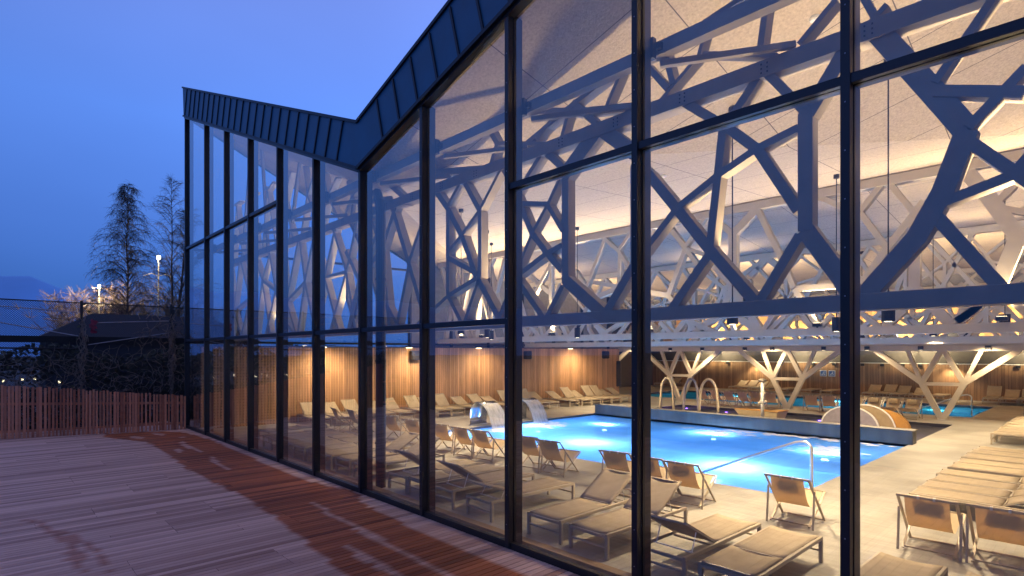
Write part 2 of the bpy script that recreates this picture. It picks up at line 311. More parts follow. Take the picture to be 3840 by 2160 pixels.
def picket_mat():
    m, n, b = newmat('larch_picket'); b.inputs['Roughness'].default_value = 0.75
    oi = N(n, 'ShaderNodeAttribute'); oi.attribute_name = 'tone'
    r = N(n, 'ShaderNodeValToRGB'); r.color_ramp.elements[0].color = (0.26, 0.065, 0.03, 1); r.color_ramp.elements[1].color = (0.66, 0.28, 0.155, 1)
    t = N(n, 'ShaderNodeTexCoord'); z = N(n, 'ShaderNodeTexNoise'); z.inputs['Scale'].default_value = 9; n.links.new(t.outputs['Object'], z.inputs['Vector'])
    s1 = N(n, 'ShaderNodeMath', operation='MULTIPLY_ADD'); s1.inputs[1].default_value = 0.5; n.links.new(z.outputs[0], s1.inputs[0]); n.links.new(oi.outputs['Fac'], s1.inputs[2])
    n.links.new(s1.outputs[0], r.inputs[0]); n.links.new(r.outputs[0], b.inputs['Base Color']); return m
M['picket'] = picket_mat()

# ------------------------------------------------------------------ mesh helpers
class MB:
    def __init__(s): s.v = []; s.f = []; s.tone = []
    def add(s, vs, fs, tone=0.5):
        o = len(s.v); s.v += [tuple(p) for p in vs]; s.f += [tuple(i + o for i in f) for f in fs]; s.tone += [tone] * len(vs); return s
    def box(s, x0, x1, y0, y1, z0, z1, tone=0.5):
        return s.add([(x0, y0, z0), (x1, y0, z0), (x1, y1, z0), (x0, y1, z0), (x0, y0, z1), (x1, y0, z1), (x1, y1, z1), (x0, y1, z1)],
                     [(0, 3, 2, 1), (4, 5, 6, 7), (0, 1, 5, 4), (1, 2, 6, 5), (2, 3, 7, 6), (3, 0, 4, 7)], tone)
    def beam(s, p, q, a, b, up=(0, 0, 1), tone=0.5):
        p = Vector(p); q = Vector(q); d = (q - p).normalized(); u = Vector(up)
        if abs(d.dot(u)) > 0.99: u = Vector((1, 0, 0))
        e = d.cross(u).normalized() * (a / 2); g = e.cross(d).normalized() * (b / 2)
        vs = [p - e - g, p + e - g, p + e + g, p - e + g, q - e - g, q + e - g, q + e + g, q - e + g]
        return s.add(vs, [(0, 3, 2, 1), (4, 5, 6, 7), (0, 1, 5, 4), (1, 2, 6, 5), (2, 3, 7, 6), (3, 0, 4, 7)], tone)
    def tube(s, pts, r, n=8, caps=True):
        pts = [Vector(p) for p in pts]; rs = r if isinstance(r, (list, tuple)) else [r] * len(pts)
        ring = []; prev = None
        for i, p in enumerate(pts):
            d = (pts[min(i + 1, len(pts) - 1)] - pts[max(i - 1, 0)])
            d = d.normalized() if d.length > 1e-9 else Vector((0, 0, 1))
            if prev is None:
                u = Vector((0, 0, 1)) if abs(d.z) < 0.9 else Vector((1, 0, 0)); e = d.cross(u).normalized()
            else:
                e = (prev - d * prev.dot(d)); e = e.normalized() if e.length > 1e-6 else d.cross(Vector((0, 1, 0))).normalized()
            prev = e; g = d.cross(e)
            ring.append([p + (e * math.cos(2 * math.pi * k / n) + g * math.sin(2 * math.pi * k / n)) * rs[i] for k in range(n)])
        vs = [v for rg in ring for v in rg]; fs = []
        for i in range(len(pts) - 1):
            for k in range(n):
                k2 = (k + 1) % n; fs.append((i * n + k, i * n + k2, (i + 1) * n + k2, (i + 1) * n + k))
        if caps: fs += [tuple(range(n - 1, -1, -1)), tuple(range((len(pts) - 1) * n, len(pts) * n))]
        return s.add(vs, fs)
    def prism(s, poly, y0, y1):
        """XZ polygon, extruded along Y"""
        k = len(poly); vs = [(x, y0, z) for x, z in poly] + [(x, y1, z) for x, z in poly]
        fs = [tuple(range(k)), tuple(range(2 * k - 1, k - 1, -1))] + [(i, k + i, k + (i + 1) % k, (i + 1) % k) for i in range(k)]
        return s.add(vs, fs)
    def strip(s, pts, wd, y0, y1):
        """mitred polyline in XZ with width wd, extruded in Y"""
        L = []; Rr = []
        for i, p in enumerate(pts):
            p = Vector(p); ds = []
            if i > 0: ds.append((p - Vector(pts[i - 1])).normalized())
            if i < len(pts) - 1: ds.append((Vector(pts[i + 1]) - p).normalized())
            t = (sum(ds, Vector((0, 0)))).normalized(); nn = Vector((-t.y, t.x)); c = max(0.55, abs(nn.dot(Vector((-ds[0].y, ds[0].x)))))
            L.append(p + nn * (wd / 2 / c)); Rr.append(p - nn * (wd / 2 / c))
        for i in range(len(pts) - 1):
            pass
        k = len(pts); vs = []
        for y in (y0, y1): vs += [(a.x, y, a.y) for a in L] + [(a.x, y, a.y) for a in Rr]
        fs = []
        for i in range(k - 1):
            fs.append((i, i + 1, k + i + 1, k + i)); o = 2 * k
            fs.append((o + i, o + k + i, o + k + i + 1, o + i + 1))
            fs.append((i, o + i, o + i + 1, i + 1)); fs.append((k + i, k + i + 1, o + k + i + 1, o + k + i))
        fs.append((0, k, 3 * k, 2 * k)); fs.append((k - 1, 3 * k - 1, 4 * k - 1, 2 * k - 1))
        fs[-1] = (k - 1, 2 * k + k - 1, 3 * k + k - 1, 2 * k - 1)
        return s.add(vs, fs)
    def build(s, name, m, parent=None, smooth=False, bevel=0.0, tone=False):
        me = bpy.data.meshes.new(name); me.from_pydata(s.v, [], s.f); me.validate(); me.update()
        bm = bmesh.new(); bm.from_mesh(me); bmesh.ops.recalc_face_normals(bm, faces=bm.faces); bm.to_mesh(me); bm.free()
        if tone:
            at = me.attributes.new('tone', 'FLOAT', 'POINT'); at.data.foreach_set('value', s.tone)
        me.materials.append(m)
        if smooth:
            for p in me.polygons: p.use_smooth = True
        o = bpy.data.objects.new(name, me); col.objects.link(o)
        if parent: o.parent = parent
        if bevel:
            b = o.modifiers.new('bevel', 'BEVEL'); b.width = bevel; b.segments = 2; b.limit_method = 'ANGLE'
        return o
def tag(o, label, cat, group=None, kind=None):
    if label: o['label'] = label
    if cat: o['category'] = cat
    if group: o['group'] = group
    if kind: o['kind'] = kind
    return o
def thing(name, label, cat, loc=(0, 0, 0), rz=0, group=None):
    o = bpy.data.objects.new(name, None); col.objects.link(o); o.location = loc; o.rotation_euler = (0, 0, rz); o.empty_display_size = 0.2
    return tag(o, label, cat, group)
def struct(o): o['kind'] = 'structure'; return o
def dup(root, loc, rz, label, group=None):
    r = root.copy(); col.objects.link(r); r.location = loc; r.rotation_euler = (0, 0, rz); r['label'] = label
    if group: r['group'] = group
    for ch in list(root.children):
        c = ch.copy(); col.objects.link(c); c.parent = r
        for g in list(ch.children):
            d = g.copy(); col.objects.link(d); d.parent = c
    return r
def lamp(kind, loc, energy, colr, size=0.1, target=None, angle=None, blend=0.5, parent=None, name='lamp_light'):
    l = bpy.data.lights.new(name, kind); l.energy = energy * 3.5; l.color = colr
    if kind in ('POINT', 'SPOT'): l.shadow_soft_size = size
    if kind == 'SPOT': l.spot_size = R(angle or 120); l.spot_blend = blend
    o = bpy.data.objects.new(name, l); col.objects.link(o)
    if parent is not None:
        o.parent = parent
    o.location = loc
    if target is not None:
        o.rotation_euler = (Vector(target) - Vector(loc)).to_track_quat('-Z', 'Y').to_euler()
    return o
ORD = ['first', 'second', 'third', 'fourth', 'fifth', 'sixth', 'seventh', 'eighth', 'ninth', 'tenth', 'eleventh', 'twelfth', 'thirteenth',
       'fourteenth', 'fifteenth', 'sixteenth', 'seventeenth', 'eighteenth', 'nineteenth', 'twentieth', 'twenty-first', 'twenty-second']
WARM = (1.0, 0.735, 0.43)

T1 = [(0.156, [(-2.36, 5.5), (-2.36, 4.17)]), (0.1, [(-2.36, 5.5), (-2.82, 6.14)]), (0.167, [(-2.34, 5.47), (-1.9, 6.12)]), (0.189, [(-2.37, 4.19), (-2.0, 3.6), (-1.94, 3.49)]), (0.112, [(-2.42, 4.13), (-2.78, 3.56)]), (0.118, [(-3.92, 6.15), (-3.24, 5.56), (-2.9, 5.22), (-2.44, 4.41)]), (0.09, [(-2.44, 5.35), (-2.9, 5.24), (-3.4, 5.03), (-3.97, 4.73), (-4.4, 4.3), (-4.66, 4.02)]), (0.106, [(-2.89, 6.1), (-3.34, 5.56), (-3.4, 5.03), (-3.51, 4.12)]), (0.138, [(-4.66, 5.52), (-4.4, 5.26), (-3.97, 4.71), (-3.52, 4.12), (-3.06, 3.56)]), (0.114, [(-3.52, 4.05), (-3.87, 3.62)]), (0.205, [(-1.68, 6.15), (-1.06, 5.1), (-0.94, 4.89)]), (0.073, [(-0.76, 6.02), (-1.18, 5.42)]), (0.106, [(-1.18, 5.34), (-0.54, 5.11)]), (0.088, [(-0.52, 5.33), (-0.93, 4.91)]), (0.186, [(-0.94, 4.89), (-1.12, 4.35), (-1.33, 3.94), (-1.74, 3.45)]), (0.102, [(-0.94, 4.8), (-0.59, 4.4), (-0.5, 4.29)]), (0.095, [(-1.11, 4.25), (-0.62, 4.39), (-0.5, 4.54)]), (0.115, [(-1.18, 4.13), (-0.7, 3.39)]), (0.139, [(-5.95, 5.66), (-5.95, 3.9)]), (0.188, [(-5.95, 3.95), (-5.21, 3.38)]), (0.106, [(-4.66, 5.46), (-4.66, 4.02)]), (0.133, [(-4.67, 4.03), (-5.14, 3.41)]), (0.064, [(-6.06, 5.58), (-6.3, 5.24), (-6.68, 4.8), (-7.15, 4.05)]), (0.081, [(-7.14, 5.46), (-6.89, 5.35), (-6.33, 5.23), (-6.0, 4.75)]), (0.107, [(-7.12, 5.6), (-6.89, 5.19), (-6.68, 4.8), (-6.34, 4.43), (-6.03, 4.12)]), (0.09, [(-6.03, 4.51), (-6.34, 4.43), (-7.15, 4.08)]), (0.09, [(-6.0, 3.86), (-6.33, 3.41)]), (0.107, [(-7.15, 4.16), (-6.9, 3.89), (-6.47, 3.42)]), (0.253, [(-5.98, 5.62), (-5.28, 6.18)]), (0.209, [(-5.28, 6.18), (-4.64, 5.63)]), (0.114, [(-6.35, 6.07), (-5.96, 5.71)]), (0.082, [(-6.5, 6.07), (-7.1, 5.55)]), (0.127, [(-9.5, 6.14), (-9.32, 5.94), (-9.05, 5.66), (-8.6, 5.04), (-8.22, 4.3), (-7.51, 3.38)]), (0.073, [(-8.64, 6.09), (-9.05, 5.71)]), (0.108, [(-8.5, 6.06), (-8.06, 5.45)]), (0.067, [(-7.48, 6.06), (-8.06, 5.45), (-8.6, 5.07), (-9.05, 4.8)]), (0.067, [(-7.41, 6.04), (-7.12, 5.62)]), (0.104, [(-9.05, 5.66), (-9.05, 3.94)]), (0.098, [(-8.06, 5.43), (-8.06, 4.19)]), (0.1, [(-9.05, 4.69), (-8.15, 4.28)]), (0.084, [(-8.15, 4.2), (-9.05, 3.93)]), (0.075, [(-9.05, 3.93), (-9.95, 3.5)]), (0.087, [(-9.05, 3.92), (-8.62, 3.38)]), (0.082, [(-8.11, 4.15), (-8.54, 3.37)]), (0.087, [(-7.15, 4.02), (-7.51, 3.42)]), (0.127, [(-11.12, 6.04), (-10.4, 4.64), (-9.88, 3.58)]), (0.105, [(-9.92, 5.58), (-10.4, 4.83), (-10.91, 3.47)]), (0.086, [(-11.39, 3.91), (-10.96, 3.47)]), (0.131, [(-16.61, 7.06), (-15.98, 4.96), (-15.55, 3.37)]), (0.139, [(-15.38, 6.34), (-15.98, 4.96), (-16.61, 3.34)]), (0.148, [(-19.56, 6.07), (-18.3, 5.35), (-17.93, 3.37)]), (0.139, [(-17.93, 6.86), (-19.48, 5.18), (-18.99, 3.34)]), (0.129, [(-13.85, 6.18), (-14.11, 4.87), (-13.61, 3.82)]), (0.161, [(-13.22, 6.25), (-14.06, 4.77)]), (0.126, [(-13.41, 6.33), (-12.62, 5.45)]), (0.121, [(-12.53, 4.24), (-13.85, 3.41)]), (0.104, [(-12.67, 4.16), (-13.08, 3.35)]), (0.129, [(-17.15, 4.05), (-16.77, 3.34)])]
T2 = [(0.286, [(-7.49, 6.26), (-7.49, 4.66)]), (0.176, [(-8.0, 6.69), (-7.55, 6.26)]), (0.249, [(-6.8, 6.81), (-7.46, 6.25)]), (0.155, [(-6.77, 6.75), (-6.24, 5.57), (-5.82, 4.52)]), (0.156, [(-9.52, 6.7), (-9.04, 6.07), (-8.57, 5.4)]), (0.131, [(-8.44, 6.76), (-9.0, 6.06)]), (0.134, [(-8.97, 6.0), (-8.38, 5.74)]), (0.154, [(-5.19, 6.82), (-4.57, 6.4)]), (0.147, [(-4.26, 6.24), (-3.7, 5.29)]), (0.144, [(-3.86, 6.79), (-4.26, 6.29)]), (0.142, [(-3.62, 6.79), (-3.13, 5.99)]), (0.253, [(-3.15, 5.95), (-3.15, 4.3)]), (0.182, [(-2.96, 6.28), (-3.7, 5.29), (-4.24, 4.48)]), (0.328, [(-2.24, 6.84), (-1.8, 6.09), (-1.36, 5.22), (-1.67, 4.25)]), (0.148, [(-1.71, 5.99), (-1.42, 6.31)]), (0.147, [(-1.64, 5.87), (-1.24, 5.71)]), (0.139, [(-12.11, 6.71), (-12.92, 5.08)]), (0.13, [(-12.0, 6.68), (-11.5, 6.24), (-11.07, 5.6)]), (0.126, [(-11.12, 6.69), (-11.5, 6.28)]), (0.149, [(-11.45, 6.24), (-11.5, 5.01)]), (0.114, [(-13.45, 5.81), (-12.58, 4.75)]), (0.189, [(-15.88, 5.87), (-14.73, 5.09)]), (0.143, [(-14.66, 6.23), (-14.66, 4.8)]), (0.148, [(-15.64, 4.96), (-14.63, 6.18)]), (0.227, [(-7.35, 3.82), (-6.71, 3.31)]), (0.146, [(-6.6, 3.45), (-6.32, 3.91)]), (0.13, [(-4.28, 3.81), (-3.88, 3.43)]), (0.196, [(-2.86, 3.85), (-2.44, 3.44)]), (0.186, [(-1.95, 3.83), (-2.44, 3.44)]), (0.166, [(-1.42, 3.85), (-1.21, 3.59)]), (0.141, [(-8.76, 3.72), (-8.08, 3.38)]), (0.127, [(-6.35, 3.52), (-6.0, 3.86)]), (0.138, [(-5.4, 3.49), (-5.7, 3.92)]), (0.119, [(-5.15, 3.48), (-4.9, 3.77)]), (0.094, [(-3.58, 3.52), (-3.32, 3.79)]), (0.186, [(-9.34, 3.41), (-8.93, 3.89)]), (0.171, [(-8.93, 3.81), (-8.03, 3.38)]), (0.148, [(-9.91, 3.77), (-9.48, 3.4)]), (0.138, [(-12.13, 3.46), (-11.34, 3.87)]), (0.194, [(-13.58, 3.52), (-13.14, 3.89)]), (0.187, [(-12.53, 3.78), (-12.01, 3.44)]), (0.169, [(-16.01, 3.37), (-15.56, 3.89)]), (0.185, [(-15.2, 3.36), (-15.79, 3.89)]), (0.184, [(-14.99, 3.41), (-14.44, 3.84)]), (0.149, [(-14.23, 3.39), (-14.57, 3.8)])]
T1U = [(0.051, [(-3.55, 7.0), (-3.66, 6.64), (-4.25, 6.23)]), (0.056, [(-3.59, 6.63), (-2.68, 6.26)]), (0.076, [(-2.78, 7.01), (-2.87, 6.38)]), (0.061, [(-2.05, 6.62), (-2.43, 6.29)]), (0.082, [(-4.19, 7.05), (-4.03, 6.4)]), (0.084, [(-4.44, 6.8), (-4.11, 6.36)]), (0.074, [(-1.8, 6.56), (-1.65, 6.18)]), (0.057, [(-1.58, 6.36), (-1.76, 6.21)]), (0.073, [(-3.01, 7.14), (-3.6, 7.03)]), (0.086, [(-6.91, 6.34), (-5.71, 6.72), (-4.83, 6.96)]), (0.059, [(-5.14, 6.46), (-4.8, 6.99)]), (0.11, [(-6.93, 6.96), (-5.67, 6.54), (-4.64, 6.3)]), (0.094, [(-5.79, 6.72), (-5.32, 6.25)]), (0.07, [(-5.88, 6.57), (-6.02, 6.22)]), (0.071, [(-6.19, 6.62), (-6.58, 6.35)]), (0.062, [(-6.93, 6.39), (-6.19, 6.18)]), (0.103, [(-7.84, 6.95), (-7.57, 6.56), (-7.77, 6.17)]), (0.065, [(-7.58, 6.56), (-7.26, 6.49)]), (0.123, [(-9.47, 6.49), (-7.74, 6.16)]), (0.116, [(-11.59, 6.85), (-10.54, 6.13)]), (0.119, [(-12.05, 6.4), (-10.54, 6.09)]), (0.088, [(-9.13, 7.65), (-9.44, 7.81)])]

# ================================================================== SETTING
def rect_sheet(name, rects, z, m, thick=0.0):
    b = MB()
    for x0, x1, y0, y1 in rects: b.box(x0, x1, y0, y1, z - max(thick, 0.05), z)
    return struct(b.build(name, m))
rect_sheet('ground', [(-1500, -27.5, -1500, 1500), (6, 1500, -1500, 1500), (-27.5, 6, -1500, 0.0), (-27.5, 6, 37.3, 1500), (-27.5, -23.75, 0.0, 22.4)], -0.16, M['asphalt'])
XC = [-27.2, -23.6, -22.0, -16.35, -15.9, -4.25, -4.2, 5.0]; YC = [0.02, 5.95, 15.0, 15.5, 21.9, 22.45, 25.6, 32.4, 36.9]
def in_pool(x, y):
    return (-16.35 < x < -4.25 and 5.95 < y < 15.0) or (-15.9 < x < -4.25 and 15.5 < y < 21.9) or (-22.0 < x < -4.2 and 25.6 < y < 32.4)
cells = []
for i in range(len(XC) - 1):
    for j in range(len(YC) - 1):
        cx = (XC[i] + XC[i + 1]) / 2; cy = (YC[j] + YC[j + 1]) / 2
        if in_pool(cx, cy) or (cx < -23.6 and cy < 22.45): continue
        cells.append((XC[i], XC[i + 1], YC[j], YC[j + 1]))
b = MB()
for x0, x1, y0, y1 in cells: b.add([(x0, y0, 0), (x1, y0, 0), (x1, y1, 0), (x0, y1, 0)], [(0, 1, 2, 3)])
struct(b.build('hall_floor', M['floor']))
def basin(name, x0, x1, y0, y1, d, m, me):
    b = MB()
    b.add([(x0, y0, -d), (x1, y0, -d), (x1, y1, -d), (x0, y1, -d)], [(0, 1, 2, 3)])
    t = -0.14
    for (ax, ay, bx, by) in ((x0, y0, x1, y0), (x1, y0, x1, y1), (x1, y1, x0, y1), (x0, y1, x0, y0)):
        b.add([(ax, ay, -d), (bx, by, -d), (bx, by, t), (ax, ay, t)], [(0, 1, 2, 3)])
    struct(b.build(name, m))
    e = MB()
    for (ax, ay, bx, by) in ((x0, y0, x1, y0), (x1, y0, x1, y1), (x1, y1, x0, y1), (x0, y1, x0, y0)):
        e.add([(ax, ay, t), (bx, by, t), (bx, by, -0.002), (ax, ay, -0.002)], [(0, 1, 2, 3)])
    struct(e.build(name + '_rim', me))
basin('pool_basin', -16.35, -4.25, 5.95, 15.0, 1.25, M['tile'], M['edge'])
basin('shallow_pool_basin', -15.9, -4.25, 15.5, 21.9, 0.45, M['concrete'], M['edge'])
basin('far_pool_basin', -22.0, -4.2, 25.6, 32.4, 1.2, M['tile_far'], M['edge'])
def water(name, x0, x1, y0, y1, z, m, nx=40, ny=30, amp=0.012):
    b = MB(); rnd = random.Random(3); ph = [(rnd.uniform(0.8, 3.0), rnd.uniform(0.8, 3.0), rnd.uniform(0, 6)) for _ in range(6)]
    for j in range(ny + 1):
        for i in range(nx + 1):
            x = x0 + (x1 - x0) * i / nx; y = y0 + (y1 - y0) * j / ny
            b.v.append((x, y, z + amp * sum(math.sin(a * x + c * y + p) for a, c, p in ph) / 3)); b.tone.append(0)
    for j in range(ny):
        for i in range(nx):
            a = j * (nx + 1) + i; b.f.append((a, a + 1, a + nx + 2, a + nx + 1))
    return struct(b.build(name, m, smooth=True))
water('pool_water', -16.35, -4.25, 5.95, 15.0, -0.075, M['water'])
water('shallow_pool_water', -15.9, -4.25, 15.5, 21.9, -0.11, M['water_kid'], amp=0.006)
water('far_pool_water', -22.0, -4.2, 25.6, 32.4, -0.10, M['water_far'], amp=0.008)

# concrete weir between the pools, thing with its coping
t = thing('pool_wall', 'low grey concrete wall between the bright pool and the shallow pool', 'wall', (-16.3, 15.0, 0))
MB().box(0, 12.15, 0, 0.5, -1.2, 0.40).build('wall_body', M['concrete'], t)
MB().box(-0.02, 12.18, -0.02, 0.52, 0.402, 0.43).build('coping', M['concrete'], t)

# ---- roof: folded slab (ceiling boards below, cladding above)
P0 = (-23.7, 0.0, 11.62); V = (-10.28, 0.0, 6.46); P1 = (5.2, 0.0, 10.72)
L_ = (-20.5, 10.2, 7.05); Rr = (0.0, 10.2, 7.05); L0 = (-23.9, 10.2, 7.05); R1 = (5.2, 10.2, 7.05)
b = MB()
b.add([P0, V, L_], [(0, 1, 2)]).add([P0, L_, L0], [(0, 1, 2)]).add([V, Rr, L_], [(0, 1, 2)]).add([V, P1, Rr], [(0, 1, 2)]).add([P1, R1, Rr], [(0, 1, 2)])
for (xa, ya, za, yb, zb) in ((-23.9, 10.2, 7.05, 15.5, 6.5), (-23.9, 15.5, 6.5, 22.4, 6.27), (-27.4, 22.4, 6.27, 37.2, 6.25)):
    b.add([(xa, ya, za), (xa, yb, zb), (5.2, yb, zb), (5.2, ya, za)], [(0, 1, 2, 3)])
roof = thing('folded_roof', 'dark zinc edged zigzag roof over the glass swimming hall', 'roof', (0, 0, 0))
bot = b; top = MB()
top.v = [(x, y, z + 0.45) for x, y, z in b.v]; top.f = list(b.f); top.tone = list(b.tone)
bot.build('ceiling', M['ceiling'], roof); top.build('roof_skin', M['cap'], roof)
# cladding band along the facade edge: left fall, right rise
CB = [(-23.68, 11.62), (-10.28, 6.47), (5.2, 10.74)]; CT = [(-23.80, 12.72), (-10.28, 7.39), (5.2, 12.37)]
cl = MB()
cl.prism([CB[0], CB[1], CT[1], CT[0]], -0.10, 0.0); cl.prism([CB[1], CB[2], CT[2], CT[1]], -0.10, 0.0)
cl.build('fascia', M['cap'], roof)
k = MB()
def lerp(a, b_, t_): return (a[0] + (b_[0] - a[0]) * t_, a[1] + (b_[1] - a[1]) * t_)
for s in (0, 1):
    # thin lips along both edges of the band
    for A, B_ in ((CB[s], CB[s + 1]), (CT[s], CT[s + 1])):
        k.strip([A, B_], 0.06, -0.135, 0.02)
    Ln = math.dist(CB[s], CB[s + 1]); n_ = int(Ln / 0.60)
    d = ((CB[s + 1][0] - CB[s][0]) / Ln, (CB[s + 1][1] - CB[s][1]) / Ln); pn = (-d[1], d[0])
    for i in range(0, n_):
        u = (i + (0.35 if s == 0 else 0.75)) * 0.60
        p = (CB[s][0] + d[0] * u, CB[s][1] + d[1] * u)
        # height of the band measured square to the edge
        hgt = 0.82 + (0.16 * (1 - u / Ln) if s == 0 else 0.55 * u / Ln)
        q = (p[0] + pn[0] * hgt, p[1] + pn[1] * hgt)
        if s == 0 and q[0] > -10.5: continue
        if s == 1 and q[0] < -10.0: continue
        k.strip([p, q], 0.042, -0.128, -0.08)
k.build('standing_seams', M['seam'], roof)
# return of the band along the end of the building
e = MB()
e.add([(-23.8, 0.12, 11.55), (-23.8, 10.2, 7.0), (-23.8, 10.2, 8.1), (-23.8, 0.12, 12.7), (-23.7, 0.12, 11.55), (-23.7, 10.2, 7.0), (-23.7, 10.2, 8.1), (-23.7, 0.12, 12.7)],
      [(0, 1, 2, 3), (7, 6, 5, 4), (0, 4, 5, 1), (1, 5, 6, 2), (2, 6, 7, 3), (3, 7, 4, 0)])
e.build('end_fascia', M['cap'], roof)

def roofline(x):
    if x < CB[1][0]: t_ = (x - CB[0][0]) / (CB[1][0] - CB[0][0]); return CB[0][1] + (CB[1][1] - CB[0][1]) * t_
    t_ = (x - CB[1][0]) / (CB[2][0] - CB[1][0]); return CB[1][1] + (CB[2][1] - CB[1][1]) * t_

# ---- glass facade
fac = thing('glass_facade', 'tall glass curtain wall with black mullions between deck and pool hall', 'glass facade', (0, 0, 0))
MX = [-1.585 - 2.165 * i for i in range(10)]          # mullions seen in the photo
MX = sorted(MX + [0.58, 2.745, 4.91]); XE = [-23.62] + MX
for x in XE:
    zt = roofline(x) - 0.03
    wd = 0.075
    mu_ = MB(); mu_.box(x - wd / 2, x + wd / 2, -0.075, 0.0, 0.02, zt).box(x - 0.03, x + 0.03, 0.0, 0.035, 0.02, zt).box(x - wd / 2 - 0.004, x + wd / 2 + 0.004, 0.036, 0.20, 0.02, zt)
    sb = MB()
    for kz in range(int((zt - 0.5) / 0.42)): sb.box(x - 0.005, x + 0.005, -0.079, -0.0745, 0.35 + kz * 0.42 - 0.005, 0.35 + kz * 0.42 + 0.005)
    n0 = len(mu_.f); mu_.add(sb.v, sb.f); mo = mu_.build('mullion', M['frame'], fac); mo.data.materials.append(M['pipe'])
    for pf in mo.data.polygons:
        if pf.index >= n0: pf.material_index = 1
for i in range(len(XE) - 1):
    xa, xb = XE[i] + 0.0375, XE[i + 1] - 0.0375; xm = (xa + xb) / 2
    tr = []
    if xm < -14.5: tr = [3.25, 6.67]
    elif xm < -5.95: tr = [3.25]
    else: tr = [5.17]
    for zt in tr:
        MB().box(xa, xb, -0.055, 0.0, zt - 0.042, zt + 0.042).box(xa, xb, 0.036, 0.14, zt - 0.036, zt + 0.036).build('transom', M['frame'], fac)
    za = [0.10] + [z + 0.02 for z in tr]; zb = [z - 0.02 for z in tr] + [None]
    for z0, z1 in zip(za, zb):
        poly = [(xa, z0), (xb, z0), (xb, z1 if z1 else roofline(xb) - 0.02), (xa, z1 if z1 else roofline(xa) - 0.02)]
        if i >= 0:
            if z1 is None and xa < V[0] < xb: poly.insert(3, (V[0], V[2] - 0.02))
            MB().prism(poly, 0.004, 0.030).build('glass_pane', M['glass'], fac)
    MB().box(xa, xb, -0.035, 0.04, -0.35, 0.09).build('base_rail', M['black'], fac)
MB().box(-23.5, 5.0, 0.21, 0.36, 0.0, 0.055).build('inner_sill', M['sill'], fac)
b = MB()
for s in (0, 1): b.strip([(CB[s][0], CB[s][1] - 0.03), (CB[s + 1][0], CB[s + 1][1] - 0.03)], 0.10, -0.085, 0.06)
b.build('head_rail', M['frame'], fac)

# ---- end wall of the hall: glazing above, perforated larch panels below (a little skewed)
EL = math.hypot(22.5, 2.25); EA = math.atan2(22.5, 2.25)
eg = thing('end_glazing', 'glazed end wall above the perforated larch panels, sky behind it', 'glass wall', (-23.6, 0.1, 0), EA)
def endtop(u):
    y = u * 22.5 / EL
    if y < 10.2: return 11.62 + (7.05 - 11.62) * y / 10.2
    if y < 15.5: return 7.05 + (6.5 - 7.05) * (y - 10.2) / 5.3
    return 6.5 + (6.27 - 6.5) * (y - 15.5) / 6.9
us = [0.05 + i * 2.25 for i in range(11)]
for u in us: MB().box(u - 0.035, u + 0.035, -0.18, 0.06, 0.0, endtop(u) - 0.05).build('mullion', M['frame'], eg)
for i in range(10):
    a, c = us[i] + 0.035, us[i + 1] - 0.035
    for z in (3.2,) + ((6.67,) if i < 4 else ()): MB().box(a, c, -0.1, 0.05, z - 0.04, z + 0.04).build('transom', M['frame'], eg)
    MB().prism([(a, 0.05), (c, 0.05), (c, endtop(c) - 0.02), (a, endtop(a) - 0.02)], 0.0, 0.025).build('glass_pane' if i < 4 else 'wall_panel', M['glass'] if i < 4 else M['plaster_grey'], eg)
ww = thing('larch_end_wall', 'larch panel wall with small perforations behind the long row of loungers', 'wood wall', (-23.6, 0.1, 0), EA)
MB().box(0.25, 22.75, -0.80, -0.66, 0.0, 3.02).build('panels', M['wood_end'], ww)
MB().box(0.2, 22.8, -0.66, -0.60, 0.0, 3.06).build('back_frame', M['plaster_dark'], ww)

# ---- far wall and remaining enclosure
fw = thing('far_wall', 'far larch boarded wall below a dark band and a lit gallery wall', 'wood wall', (0, 36.6, 0))
MB().box(-27.2, 5.0, 0, 0.15, 0, 2.15).build('lower_boarding', M['wood_far'], fw)
MB().box(-27.2, 5.0, -0.06, 0.15, 2.15, 2.92).build('dark_band', M['plaster_dark'], fw)
MB().box(-27.2, 5.0, -0.10, 0.0, 2.10, 2.148).build('rail', M['white'], fw)
MB().box(-27.2, 5.0, 0.2, 0.35, 2.92, 6.3).build('gallery_boarding', M['wood_up'], fw)
for x in (-20.5, -17.3, -13.4, -10.3, -6.9, -3.6, -1.0):
    MB().box(x, x + 0.9, 0.15, 0.2, 3.0, 4.7).build('gallery_opening', M['black'], fw)
sw = thing('side_wall', 'plain pale wall closing the hall on the right', 'wall', (5.0, 0, 0))
MB().box(0, 0.2, 0.0, 36.9, 0, 7.2).build('wall_body', M['timber'], sw)
MB().prism([(0, 7.2), (0.2, 7.2), (0.2, 10.6), (0, 10.6)], 0.0, 0.3).build('wall_head', M['timber'], sw)
lw = thing('recess_wall', 'plain dark wall of the recess behind the larch end wall', 'wall', (-27.2, 22.4, 0))
MB().box(-0.2, 0, 0, 14.6, 0, 6.3).build('wall_body', M['plaster_dark'], lw)
MB().box(-0.2, 5.7, -0.2, 0, 0, 6.3).build('wall_return', M['plaster_dark'], lw)

